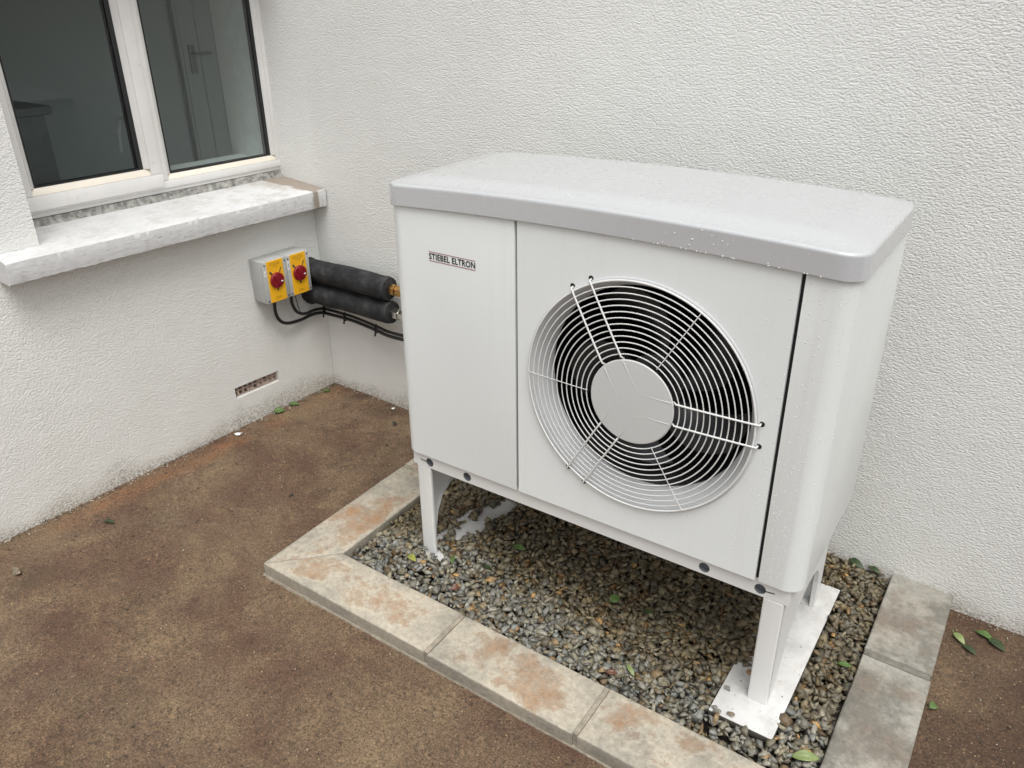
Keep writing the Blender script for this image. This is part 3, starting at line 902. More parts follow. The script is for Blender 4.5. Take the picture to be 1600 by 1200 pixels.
# black seams
bm = bmesh.new()
add_box(bm, (S1 - 0.02, YF + T + 0.002, ZB + 0.004), (S1 + 0.02, YF + T + 0.006, ZT))
pp("seam_seal", bm, mat_matt_black)
bm = bmesh.new()
add_box(bm, (S2 - 0.015, YF + T + 0.002, ZB + 0.004), (S2 + 0.02, YF + T + 0.006, ZT))
pp("seam_seal", bm, mat_matt_black)
# lid: arched, with a deep skirt and a soft crease behind the front edge
LX0, LX1, LY0, LY1, LR = XL - 0.012, XR + 0.010, YF - 0.010, YR + 0.012, 0.070
SK, ER = 0.072, 0.0095
def z_low(x): return 1.4775 - 0.037 * (x - 2.33) ** 2
def lid_loop(d, zf):
    r = max(LR - d, 0.006)
    x0, x1, y0, y1 = LX0 + d, LX1 - d, LY0 + d, LY1 - d
    P = []
    m, s, k = 36, 12, 8
    for i in range(m): P.append((x0 + r + (x1 - x0 - 2 * r) * i / m, y0))
    P += arc(x1 - r, y0 + r, r, -PI / 2, 0, k)[:-1]
    for i in range(s): P.append((x1, y0 + r + (y1 - y0 - 2 * r) * i / s))
    P += arc(x1 - r, y1 - r, r, 0, PI / 2, k)[:-1]
    for i in range(m): P.append((x1 - r - (x1 - x0 - 2 * r) * i / m, y1))
    P += arc(x0 + r, y1 - r, r, PI / 2, PI, k)[:-1]
    for i in range(s): P.append((x0, y1 - r - (y1 - y0 - 2 * r) * i / s))
    P += arc(x0 + r, y0 + r, r, PI, 1.5 * PI, k)[:-1]
    return [(x, y, zf(x, y)) for x, y in P]
def crown(x, y, d):
    fr = min(1.0, max(0.0, (y - LY0 - 0.012) / 0.105)); fr = fr * fr * (3 - 2 * fr)
    bk = min(1.0, max(0.0, (LY1 - y - 0.012) / 0.07)); bk = bk * bk * (3 - 2 * bk)
    sd_ = min(1.0, max(0.0, (x - LX0 - 0.012) / 0.10)); sd_ = sd_ * sd_ * (3 - 2 * sd_)
    s2 = min(1.0, max(0.0, (LX1 - x - 0.012) / 0.10)); s2 = s2 * s2 * (3 - 2 * s2)
    return 0.016 * fr * bk * (0.4 + 0.6 * sd_ * s2)
loops = [lid_loop(0.010, lambda x, y: z_low(x) + 0.001), lid_loop(0.0010, lambda x, y: z_low(x)), lid_loop(0.0, lambda x, y: z_low(x) + 0.0012),
         lid_loop(0.0, lambda x, y: z_low(x) + 0.0035), lid_loop(0.0, lambda x, y: z_low(x) + 0.03), lid_loop(0.0, lambda x, y: z_low(x) + SK - ER - 0.003)]
for a in (0, 18, 36, 54, 72, 90):
    aa = math.radians(a)
    loops.append(lid_loop(ER * (1 - math.cos(aa)), lambda x, y, aa=aa: z_low(x) + SK - ER + ER * math.sin(aa)))
for d in (0.018, 0.030, 0.045, 0.065, 0.085, 0.105, 0.125, 0.145, 0.17, 0.20, 0.24, 0.28, 0.31):
    loops.append(lid_loop(d, lambda x, y, d=d: z_low(x) + SK + crown(x, y, d)))
bm = bmesh.new()
L = [[bm.verts.new(p) for p in lp] for lp in loops]
n = len(L[0])
for a, b in zip(L, L[1:]):
    for k in range(n): bm.faces.new((a[k], a[(k + 1) % n], b[(k + 1) % n], b[k]))
last = L[-1]
m_, s_, k_ = 36, 12, 8
front = last[:m_ + 1]
back = last[m_ + k_ + s_ + k_: m_ + k_ + s_ + k_ + m_ + 1][::-1]
for i in range(m_): bm.faces.new((front[i], front[i + 1], back[i + 1], back[i]))
rs = last[m_: m_ + k_ + s_ + k_ + 1]
bm.faces.new(rs)
ls = last[m_ + k_ + s_ + k_ + m_:] + [last[0]]
bm.faces.new(ls)
lid = pp("lid", bm, mat_lid, smooth=40)
# chassis tray below the covers: front rail with punched holes and slits
TX0, TX1, TY0, TY1, TZ0 = 1.468, 2.934, -0.948, -0.345, 0.4335
HX = (1.547, 1.727, 2.663, 2.843); HZ, HR = 0.4585, 0.0180
bm = bmesh.new()
cuts = [TX0] + [c for h in HX for c in (h - 0.022, h + 0.022)] + [TX1]
for i in range(len(cuts) - 1):
    a, b = cuts[i], cuts[i + 1]
    hole = [h for h in HX if a < h < b]
    if hole and b - a < 0.05: holed_plate(a, b, TZ0, 0.512, hole[0], HZ, HR, TY0, TY0 + 0.0025, 28, bm)
    else: add_box(bm, (a, TY0, TZ0), (b, TY0 + 0.0025, 0.512))
add_box(bm, (TX0, TY0 + 0.003, TZ0), (TX0 + 0.0025, TY1, 0.512))
add_box(bm, (TX1 - 0.0025, TY0 + 0.003, TZ0), (TX1, TY1, 0.512))
add_box(bm, (TX0, TY1 + 0.0005, TZ0), (TX1, TY1 + 0.003, 0.512))
bmesh.ops.remove_doubles(bm, verts=bm.verts[:], dist=0.00005)
tray = pp("base_tray", bm, mat_base)
pp("tray_floor", box((TX0 + 0.003, TY0 + 0.003, TZ0 + 0.001), (TX1 - 0.003, TY1, TZ0 + 0.0035)), mat_tray_dark, tray)  # dark underside added to cut the bounced light below the unit
for h in HX: pp("hole_sleeve", add_lathe_y(bmesh.new(), h, HZ, [(HR - 0.0005, TY0 + 0.001), (HR - 0.001, TY0 + 0.022), (0.0005, TY0 + 0.023)], 24), mat_sleeve, tray, 40)
bm = bmesh.new()
add_prism(bm, [(HX[0] - 0.045, HZ + 0.0005), (HX[0] - HR, HZ - 0.003), (HX[0] - HR, HZ + 0.001), (HX[0] - 0.045, HZ + 0.004)], TY0 - 0.0006, TY0 + 0.001, 1)
pp("slit_strip", bm, mat_black, tray)  # black strip laid on the rail for the slot's dark inside
bm = bmesh.new()
add_prism(bm, [(HX[3] + HR, HZ - 0.003), (HX[3] + 0.045, HZ + 0.0005), (HX[3] + 0.045, HZ + 0.004), (HX[3] + HR, HZ + 0.001)], TY0 - 0.0006, TY0 + 0.001, 1)
pp("slit_strip", bm, mat_black, tray)
# four legs: folded front/rear posts joined by an arched web at each end
def leg_bracket(xa, xb_, xw, steep=0.0):
    zt = TZ0 - 0.002
    l1 = pp("leg", add_prism(bmesh.new(), rect(xa, xb_, TY0 - 0.0025, TY0 + 0.016), PZ + 0.001, zt, 2), mat_base)
    bmx = bmesh.new(); bmx.from_mesh(l1.data)
    es = [e for e in bmx.edges if abs(e.verts[0].co.z - e.verts[1].co.z) > 0.2]
    bmesh.ops.bevel(bmx, geom=es, offset=0.006, segments=3, affect='EDGES', profile=0.5)
    bmx.to_mesh(l1.data); bmx.free()
    for p in l1.data.polygons: p.use_smooth = True
    l1.data.set_sharp_from_angle(angle=math.radians(35))
    l2 = pp("leg", add_prism(bmesh.new(), rect(xa, xb_, TY1 - 0.010, TY1 + 0.001), PZ + 0.001, zt, 2), mat_base)
    # web with arch
    ya, yb_ = TY0 + 0.0165, TY1 - 0.0105
    ar = [(-0.872, PZ + 0.001), (-0.850, 0.08), (-0.818, 0.145), (-0.772, 0.200), (-0.720, 0.236), (-0.660, 0.258), (-0.590, 0.268), (-0.520, 0.262), (-0.465, 0.238), (-0.430, 0.200), (-0.412, 0.145), (-0.405, 0.08), (-0.400, PZ + 0.001)]
    if steep: ar = [(-0.882, PZ + 0.001), (-0.874, 0.10), (-0.858, 0.17), (-0.828, 0.222), (-0.775, 0.256), (-0.720, 0.268), (-0.660, 0.274)] + ar[6:]
    bm = bmesh.new()
    top = zt
    A, B = [], []
    for x in (xw, xw + 0.003):
        lowr = [bm.verts.new((x, y, z)) for y, z in ar]
        upr = [bm.verts.new((x, y, top)) for y, z in ar]
        e1 = [bm.verts.new((x, ya, PZ + 0.001)), bm.verts.new((x, ya, top))]
        e2 = [bm.verts.new((x, yb_, PZ + 0.001)), bm.verts.new((x, yb_, top))]
        A.append((lowr, upr, e1, e2))
        bm.faces.new((e1[0], lowr[0], upr[0], e1[1]))
        for k in range(len(ar) - 1): bm.faces.new((lowr[k], lowr[k + 1], upr[k + 1], upr[k]))
        bm.faces.new((lowr[-1], e2[0], e2[1], upr[-1]))
    (l0, u0, e0, f0), (l1_, u1, e1_, f1) = A
    for k in range(len(ar) - 1): bm.faces.new((l0[k], l1_[k], l1_[k + 1], l0[k + 1]))
    # rolled lip round the arch
    sgn = -1 if xw > 2.2 else 1
    pp("leg_web", bm, mat_base)
    bm = bmesh.new()
    for k in range(len(ar) - 1):
        (y0_, z0_), (y1_, z1_) = ar[k], ar[k + 1]
        x0_, x1_ = (xw + 0.003, xw + 0.016) if sgn > 0 else (xw, xw - 0.013)
        quad(bm, (x0_, y0_, z0_), (x1_, y0_, z0_), (x1_, y1_, z1_), (x0_, y1_, z1_))
    bmesh.ops.remove_doubles(bm, verts=bm.verts[:], dist=0.0001)
    pp("web_lip", bm, mat_base)
    pp("foot_flange", box((min(xa, xb_) + 0.004, TY1 - 0.050, PZ + 0.0008), (max(xa, xb_) - 0.004, TY1 - 0.0105, PZ + 0.004)), mat_base)
leg_bracket(1.484, 1.548, 1.4845, 1)
leg_bracket(2.856, 2.920, 2.9165)

# fan chamber: bell-mouth duct, dark box, fan
def duct():
    pr = [(FR + 0.0095, YF - 0.0006), (FR + 0.004, YF - 0.004), (FR - 0.002, YF - 0.0025), (FR - 0.008, YF + 0.006), (FR - 0.018, YF + 0.024), (FR - 0.028, YF + 0.045), (FR - 0.034, YF + 0.066), (FR - 0.037, YF + 0.082), (FR - 0.036, YF + 0.090)]
    bm = add_lathe_y(bmesh.new(), FX, FZ, pr, 128)
    return pp("fan_duct", bm, mat_duct, None, 60)
duct()
bm = bmesh.new()
cy0, cy1 = YF + 0.088, YR - 0.045
quad(bm, (S1 + 0.03, cy1, ZB + 0.03), (S2 - 0.0, cy1, ZB + 0.03), (S2 - 0.0, cy1, ZT - 0.03), (S1 + 0.03, cy1, ZT - 0.03))
quad(bm, (S1 + 0.03, cy0, ZB + 0.03), (S1 + 0.03, cy1, ZB + 0.03), (S1 + 0.03, cy1, ZT - 0.03), (S1 + 0.03, cy0, ZT - 0.03))
quad(bm, (S2, cy0, ZB + 0.03), (S2, cy1, ZB + 0.03), (S2, cy1, ZT - 0.03), (S2, cy0, ZT - 0.03))
quad(bm, (S1 + 0.03, cy0, ZT - 0.03), (S2, cy0, ZT - 0.03), (S2, cy1, ZT - 0.03), (S1 + 0.03, cy1, ZT - 0.03))
pp("fan_chamber", bm, mat_black)
pp("chamber_back_plate", holed_plate(S1 + 0.03, S2, ZB + 0.03, ZT - 0.03, FX, FZ, FR - 0.036, YF + 0.089, YF + 0.092), mat_black)
bm = bmesh.new()
quad(bm, (S1 + 0.03, cy0, ZB + 0.095), (S2, cy0, ZB + 0.095), (S2, cy1, ZB + 0.095), (S1 + 0.03, cy1, ZB + 0.095))
pp("chamber_floor", bm, mat_midgrey)
bm = bmesh.new()
add_box(bm, (2.60, cy1 - 0.05, ZB + 0.10), (2.78, cy1 - 0.004, 0.82), 0.004)
pp("chamber_baffle", bm, mat_midgrey)
fan = pp("fan", add_lathe_y(bmesh.new(), FX, FZ, [(0.001, YF + 0.135), (0.075, YF + 0.137), (0.092, YF + 0.150), (0.095, YF + 0.215), (0.001, YF + 0.216)], 48), mat_darkplastic, None, 45)
def blade(a0):
    bm = bmesh.new()
    rows = []
    for i in range(9):
        t = i / 8
        r = 0.090 + 0.225 * t
        sweep = a0 + 0.55 * t * t
        half = 0.30 + 0.14 * t - 0.20 * t ** 3
        row = []
        for j in range(7):
            s = -1 + j / 3
            a = sweep + half * s
            y = YF + 0.178 + 0.036 * s * (1 - 0.3 * t) - 0.010 * (1 - s * s)
            row.append((FX + r * math.cos(a), y, FZ + r * math.sin(a)))
        rows.append(row)
    F = [[bm.verts.new(p) for p in r] for r in rows]
    B = [[bm.verts.new((p[0], p[1] + 0.004, p[2])) for p in r] for r in rows]
    for i in range(8):
        for j in range(6):
            bm.faces.new((F[i][j], F[i][j + 1], F[i + 1][j + 1], F[i + 1][j]))
            bm.faces.new((B[i + 1][j], B[i + 1][j + 1], B[i][j + 1], B[i][j]))
    for i in range(8):
        bm.faces.new((F[i][0], F[i + 1][0], B[i + 1][0], B[i][0])); bm.faces.new((F[i + 1][6], F[i][6], B[i][6], B[i + 1][6]))
    for j in range(6): bm.faces.new((F[8][j], F[8][j + 1], B[8][j + 1], B[8][j]))
    return bm
for k in range(5): pp("blade", blade(0.35 + k * 2 * PI / 5), mat_darkplastic, fan, 50)

# fan grille: concentric wires, three bent wire pairs, thin spokes, pressed centre disc
def dome(r): return YF - 0.010 - 0.014 * (1 - (r / FR) ** 2)
grille = pp("fan_grille", tube([(FX + FR * math.cos(2 * PI * k / 128), dome(FR), FZ + FR * math.sin(2 * PI * k / 128)) for k in range(128)], 0.0034, 8, closed=True), mat_grille, None, 60)
for i in range(1, 13):
    r = FR - 0.01835 * i
    pp("ring", tube([(FX + r * math.cos(2 * PI * k / 96), dome(r), FZ + r * math.sin(2 * PI * k / 96)) for k in range(96)], 0.00195, 6, closed=True), mat_grille, grille, 60)
HD = 0.138
hub = pp("hub_disc", add_lathe_y(bmesh.new(), FX, FZ, [(HD - 0.001, YF - 0.0205), (HD, YF - 0.0225), (HD - 0.003, YF - 0.0255), (0.09, YF - 0.0268), (0.0005, YF - 0.0274)], 96), mat_hub, grille, 40)
def bent(a, b):
    """wire that comes in along direction a (its clockwise side), turns at the hub and leaves along b (counter-clockwise side)"""
    o = 0.0355
    da, db = Vector((math.cos(a), math.sin(a))), Vector((math.cos(b), math.sin(b)))
    na, nb_ = Vector((math.sin(a), -math.cos(a))), Vector((-math.sin(b), math.cos(b)))
    mid = (da + db).normalized()
    corner = mid * (o / math.sin((a - b) / 2))
    R_ = 0.030
    pa, pb = corner + da * R_, corner + db * R_
    arcp = [(1 - t) ** 2 * pa + 2 * t * (1 - t) * corner + t * t * pb for t in [k / 8 for k in range(9)]]
    rmax = 0.386
    ta = math.sqrt(rmax ** 2 - o * o)
    A = [na * o + da * (ta + (R_ - ta) * k / 44) for k in range(44)]
    Bp = [nb_ * o + db * (R_ + (ta - R_) * (k + 1) / 44) for k in range(44)]
    return A, arcp, Bp
for a, b in ((2 * PI / 3, 0.0), (0.0, -2 * PI / 3), (4 * PI / 3, 2 * PI / 3)):
    A, arcp, Bp = bent(a, b)
    def w3(q, extra=0.0):
        r = q.length
        return (FX + q.x, dome(min(r, FR)) - 0.004 + extra, FZ + q.y)
    wire = [w3(q) for q in A + arcp + Bp]
    wire = [(wire[0][0], YF + 0.006, wire[0][2])] + wire + [(wire[-1][0], YF + 0.006, wire[-1][2])]
    wire = [(x, y + (0.010 if math.hypot(x - FX, z - FZ) < HD + 0.004 else 0.0), z) for x, y, z in wire]
    pp("bent_spoke", tube(wire, 0.0030, 8), mat_grille, grille, 60)
    emb = [w3(q) for q in A + arcp + Bp if q.length < HD - 0.003]
    emb = [(x, YF - 0.0265 + 0.0008, z) for x, y, z in emb]
    pp("pressed_rib", tube(emb, 0.0018, 8), mat_hub, hub, 60)
for a in (PI / 3, PI, 5 * PI / 3):
    pts = []
    for k in range(9):
        r = 0.150 + (FR - 0.150) * k / 8
        pts.append((FX + r * math.cos(a), dome(r) - 0.003, FZ + r * math.sin(a)))
    pp("thin_spoke", tube(pts, 0.0014, 6), mat_grille, grille, 60)
for a in (0, 2 * PI / 3, 4 * PI / 3):
    for s in (-1, 1):
        bm = bmesh.new()
        d, nn = Vector((math.cos(a), math.sin(a))), Vector((-math.sin(a), math.cos(a)))
        q = d * 0.3875 + nn * s * 0.0355
        add_lathe_y(bm, FX + q.x, FZ + q.y, [(0.0085, YF - 0.0006), (0.0075, YF - 0.0014), (0.0005, YF - 0.0010)], 20)
        pp("hole_disc", bm, mat_matt_black, grille, 40)  # flat black disc stands in for the dark hole at the wire end

# maker's lettering on the left cover
def text_mesh(body, x0, x1, z0, z1, y, bold):
    cu = bpy.data.curves.new("lettering", 'FONT')
    cu.body = body
    cu.size = 1.0
    cu.offset = bold
    cu.resolution_u = 3
    cu.space_character = 1.06
    to = bpy.data.objects.new("lettering", cu)
    col.objects.link(to)
    dg = bpy.context.evaluated_depsgraph_get()
    me = bpy.data.meshes.new_from_object(to.evaluated_get(dg))
    bpy.data.objects.remove(to)
    co = np.array([v.co[:] for v in me.vertices])
    lo, hi = co.min(0), co.max(0)
    bm = bmesh.new(); bm.from_mesh(me); bpy.data.meshes.remove(me)
    for v in bm.verts:
        u = (v.co.x - lo[0]) / (hi[0] - lo[0]); w_ = (v.co.y - lo[1]) / (hi[1] - lo[1])
        v.co = Vector((x0 + u * (x1 - x0), y, z0 + w_ * (z1 - z0)))
    return bm
LGX0, LGX1 = 1.616, 1.8075
logo = pp("logo", text_mesh("STIEBEL ELTRON", LGX0, LGX1, 1.2885, 1.3105, YF - 0.0008, 0.029), mat_logo_black)
for zz in (1.2835, 1.3145):
    pp("logo_line", box((LGX0, YF - 0.0009, zz - 0.0009), (LGX1, YF + 0.0005, zz + 0.0009)), mat_logo_red, logo)

# raindrops beaded on the right cover, fan cover and lid skirt
def drops():
    bm = bmesh.new()
    base = bmesh.new()
    bmesh.ops.create_icosphere(base, subdivisions=1, radius=1.0)
    V0 = [v.co.copy() for v in base.verts]; F0 = [[v.index for v in f.verts] for f in base.faces]
    base.free()
    def drop(p, nrm, r):
        sq = Vector((1, 1, 1)) - 0.5 * Vector((abs(nrm[0]), abs(nrm[1]), abs(nrm[2])))
        vv = [bm.verts.new((p[0] + c.x * r * sq.x, p[1] + c.y * r * sq.y, p[2] + c.z * r * sq.z)) for c in V0]
        for f in F0: bm.faces.new([vv[i] for i in f])
    for k in range(620):
        u = random.random() ** 0.8
        z = ZB + 0.02 + (1.44 - ZB) * random.random()
        s = random.random()
        if s < 0.35: p, n_ = (S2 + 0.01 + random.random() * (XR - RC - S2 - 0.01), YF, z), (0, 1, 0)
        elif s < 0.75:
            a = -PI / 2 + random.random() * PI / 2
            p, n_ = (XR - RC + RC * math.cos(a), YF + RC + RC * math.sin(a), z), (math.cos(a), math.sin(a), 0)
        else: p, n_ = (S2 - 0.01 - 0.13 * random.random() ** 2, YF, z), (0, 1, 0)
        if p[0] < S2 and math.hypot(p[0] - FX, p[2] - FZ) < FR + 0.02: continue
        drop(p, n_, random.uniform(0.0010, 0.0021))
    for k in range(34):
        x = 2.3 + random.random() * 0.62
        drop((x, LY0 - 0.0002, z_low(x) + (0.002 if random.random() < 0.4 else random.uniform(0.004, 0.06))), (0, 1, 0), random.uniform(0.0012, 0.0028))
    return bm
tag(pp("raindrops", drops(), mat_water, None, 180), kind='stuff')

# ================================================================== GRAVEL
def protos(n, flat):
    out = []
    for k in range(n):
        bm = bmesh.new()
        ax = (1.0, random.uniform(0.55, 0.88), random.uniform(*flat))
        for i in range(9):
            v = Vector((random.gauss(0, 1), random.gauss(0, 1), random.gauss(0, 1))).normalized() * random.uniform(0.80, 1.12)
            bm.verts.new((v.x * ax[0], v.y * ax[1], v.z * ax[2]))
        r = bmesh.ops.convex_hull(bm, input=bm.verts[:])
        bmesh.ops.delete(bm, geom=[g_ for g_ in r['geom_interior'] if isinstance(g_, bmesh.types.BMVert)], context='VERTS')
        bmesh.ops.triangulate(bm, faces=bm.faces[:])
        bm.verts.index_update()
        out.append((np.array([v.co[:] for v in bm.verts]), np.array([[v.index for v in f.verts] for f in bm.faces])))
        bm.free()
    return out
PROT = protos(40, (0.32, 0.62))
PAL = np.array([(.25, .24, .205), (.215, .218, .205), (.29, .28, .24), (.18, .172, .145), (.25, .225, .165), (.22, .195, .135), (.36, .345, .30), (.12, .118, .105),
                (.27, .195, .11), (.27, .165, .075), (.17, .12, .07), (.265, .245, .19), (.20, .208, .20), (.15, .133, .10)])
PW = np.array([14, 12, 11, 10, 9, 8, 4, 7, 3.5, 1.8, 5, 9, 9, 8], float); PW /= PW.sum()
def rand_rot(n, tilt):
    a = rng.uniform(0, 2 * PI, n); b = rng.normal(0, tilt, n); c = rng.normal(0, tilt, n)
    ca, sa, cb_, sb, cc, sc_ = np.cos(a), np.sin(a), np.cos(b), np.sin(b), np.cos(c), np.sin(c)
    Rz = np.zeros((n, 3, 3)); Rz[:, 0, 0] = ca; Rz[:, 0, 1] = -sa; Rz[:, 1, 0] = sa; Rz[:, 1, 1] = ca; Rz[:, 2, 2] = 1
    Rx = np.zeros((n, 3, 3)); Rx[:, 0, 0] = 1; Rx[:, 1, 1] = cb_; Rx[:, 1, 2] = -sb; Rx[:, 2, 1] = sb; Rx[:, 2, 2] = cb_
    Ry = np.zeros((n, 3, 3)); Ry[:, 0, 0] = cc; Ry[:, 0, 2] = sc_; Ry[:, 1, 1] = 1; Ry[:, 2, 0] = -sc_; Ry[:, 2, 2] = cc
    return Rz @ Rx @ Ry
def stones_mesh(name, pos, size, tilt, tint):
    n = len(pos)
    R = rand_rot(n, tilt)
    which = rng.integers(0, len(PROT), n)
    Vs, Fs, Cs, off = [], [], [], 0
    for k, (v, f) in enumerate(PROT):
        ids = np.nonzero(which == k)[0]
        if len(ids) == 0: continue
        vv = np.einsum('nij,vj->nvi', R[ids], v) * size[ids][:, None, None] + pos[ids][:, None, :]
        ff = f[None] + (np.arange(len(ids)) * len(v))[:, None, None] + off
        Vs.append(vv.reshape(-1, 3)); Fs.append(ff.reshape(-1, 3))
        Cs.append(np.repeat(tint[ids], len(v), axis=0)); off += len(ids) * len(v)
    V = np.concatenate(Vs); F = np.concatenate(Fs); C = np.concatenate(Cs)
    me = bpy.data.meshes.new(name)
    me.vertices.add(len(V)); me.vertices.foreach_set("co", V.astype(np.float32).ravel())
    me.loops.add(len(F) * 3); me.loops.foreach_set("vertex_index", F.astype(np.int32).ravel())
    me.polygons.add(len(F)); me.polygons.foreach_set("loop_start", np.arange(0, len(F) * 3, 3, dtype=np.int32))
    me.polygons.foreach_set("loop_total", np.full(len(F), 3, np.int32))
    at = me.color_attributes.new("tint", 'FLOAT_COLOR', 'POINT')
    at.data.foreach_set("color", np.concatenate([C, np.ones((len(C), 1))], 1).astype(np.float32).ravel())
    me.update(calc_edges=True)
    me.validate()
    return me
def bed_h(x, y):
    """height of the gravel above the sloping yard plane, kerb coordinates"""
    h = HK - 0.020 + 0.006 * np.sin(x * 5.1 + y * 3.3) * np.sin(y * 6.7 - x * 2.0)
    h = h - 0.016 * np.clip((1.34 - x) / 0.12, 0, 1)                       # lower along the left kerb
    padz = PZ + TP * (x - CX) - (SX * x + SY * y)                         # pad top in these coordinates
    dl = np.clip(1 - np.maximum(np.abs(x - 1.56) - 0.12, 0) / 0.16, 0, 1) * np.clip((y + 1.16) / 0.12, 0, 1)
    h = h * (1 - dl) + np.maximum(h, padz + 0.014) * dl
    dr = np.clip(1 - np.maximum(np.abs(x - 2.74) - 0.05, 0) / 0.14, 0, 1) * np.clip((0.36 - np.abs(y + 0.56)) / 0.12, 0, 1)
    h = h * (1 - dr) + np.maximum(h, padz + 0.009) * dr
    ox = np.maximum(np.maximum(2.771 - x, x - 2.979), 0); oy = np.maximum(np.maximum(-1.071 - y, y + 0.241), 0)
    dp = np.clip(1.25 - np.hypot(ox, oy) / 0.06, 0, 1)                      # heaped a little against the right pad
    h = h * (1 - dp) + np.maximum(h, padz - 0.011) * dp
    return h
def gravel():
    P, Sz = [], []
    for layer, (pitch, dz) in enumerate(((0.028, -0.020), (0.0245, -0.009), (0.026, -0.003), (0.035, 0.004), (0.056, 0.010))):
        gx = np.arange(K1 + 0.006, KR0 - 0.004, pitch); gy = np.arange(KFI + 0.008, -0.004, pitch)
        X, Y = np.meshgrid(gx, gy)
        X = (X + rng.uniform(-.5, .5, X.shape) * pitch).ravel(); Y = (Y + rng.uniform(-.5, .5, Y.shape) * pitch).ravel()
        k = (X > K1 + 0.008) & (X < KR0 - 0.008) & (Y > KFI + 0.008) & (Y < -0.008)
        X, Y = X[k], Y[k]
        s = np.clip(rng.lognormal(math.log(0.0222), 0.26, len(X)), 0.011, 0.034)
        z = bed_h(X, Y) + dz + rng.normal(0, 0.0032, len(X)) - 0.40 * (s - 0.0222)
        P.append(np.stack([X, Y, z], 1)); Sz.append(s)
    P = np.concatenate(P); Sz = np.concatenate(Sz)
    # keep clear of the pads: right one bare except its ragged inner edge, left one bare only in a strip behind the front leg
    wob = 0.018 * np.sin(P[:, 1] * 31) + 0.012 * np.sin(P[:, 1] * 73 + 1)
    inner = 2.771 + np.where((P[:, 1] > -0.93) & (P[:, 1] < -0.15), 0.060 * np.clip((P[:, 1] + 0.93) / 0.10, 0, 1), 0.0) + wob * np.clip((P[:, 1] + 1.0) / 0.1, 0, 1)
    on_r = (P[:, 0] > inner - 0.004) & (P[:, 0] < 2.984) & (P[:, 1] > -1.078) & (P[:, 1] < -0.236)
    w2 = 0.012 * np.sin(P[:, 1] * 41) + 0.01 * np.sin(P[:, 1] * 87)
    cxl = 1.535 + 0.06 * np.clip((P[:, 1] + 0.9) / 0.4, 0, 1)
    on_l = (np.abs(P[:, 0] - cxl) < 0.046 + w2) & (P[:, 1] > -0.84) & (P[:, 1] < -0.45)
    on_l |= (P[:, 0] > 1.540) & (P[:, 0] < 1.605) & (P[:, 1] > -0.972) & (P[:, 1] < -0.930)
    leg = (((P[:, 0] > 1.474) & (P[:, 0] < 1.558)) | ((P[:, 0] > 2.846) & (P[:, 0] < 2.930))) & (((P[:, 1] > -0.965) & (P[:, 1] < -0.92)) | ((P[:, 1] > -0.37) & (P[:, 1] < -0.33)))
    webm = ((np.abs(P[:, 0] - 1.486) < 0.013) | (np.abs(P[:, 0] - 2.918) < 0.013)) & (P[:, 1] > -0.96) & (P[:, 1] < -0.33)
    k = ~(on_r | on_l | leg | webm)
    P, Sz = P[k], Sz[k]
    tint = PAL[rng.choice(len(PAL), len(P), p=PW)] * rng.uniform(0.60, 1.22, (len(P), 1))
    # stones behind the unit's front line tinted darker brown, another tone at far right
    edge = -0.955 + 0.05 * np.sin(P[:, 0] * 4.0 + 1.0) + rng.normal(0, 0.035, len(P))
    brown_fac = np.clip((P[:, 1] - edge) / 0.10, 0, 1)[:, None]
    tint = tint * (1 - brown_fac) + tint * brown_fac * np.where(P[:, :1] > 2.99, np.array((0.66, 0.59, 0.48)), np.array((0.76, 0.66, 0.50)))
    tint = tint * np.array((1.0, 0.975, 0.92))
    c, s_ = math.cos(AK), math.sin(AK)
    m_o = rng.random(len(P)) < 0.007
    tint[m_o] = np.array((.40, .24, .09)) * rng.uniform(.8, 1.2, (m_o.sum(), 1))
    z = P[:, 2] + SX * P[:, 0] + SY * P[:, 1]
    x = P[:, 0] - CX; y = P[:, 1] - CY
    W = np.stack([x * c - y * s_ + CX, x * s_ + y * c + CY, z], 1)
    return W, Sz, tint
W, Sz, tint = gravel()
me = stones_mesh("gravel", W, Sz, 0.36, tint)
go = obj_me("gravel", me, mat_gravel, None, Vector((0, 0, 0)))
tag(go, kind='stuff')
bm = bmesh.new()
nx_, ny_ = 60, 36
gr = [[bm.verts.new((K1 + (KR0 - K1) * i / nx_, KFI + (-0.002 - KFI) * j / ny_, HK - 0.046)) for i in range(nx_ + 1)] for j in range(ny_ + 1)]
for j in range(ny_):
    for i in range(nx_): bm.faces.new((gr[j][i], gr[j][i + 1], gr[j + 1][i + 1], gr[j + 1][i]))
tag(obj("gravel_bed_soil", bm, mat_bed, None, f_kerb), kind='structure')

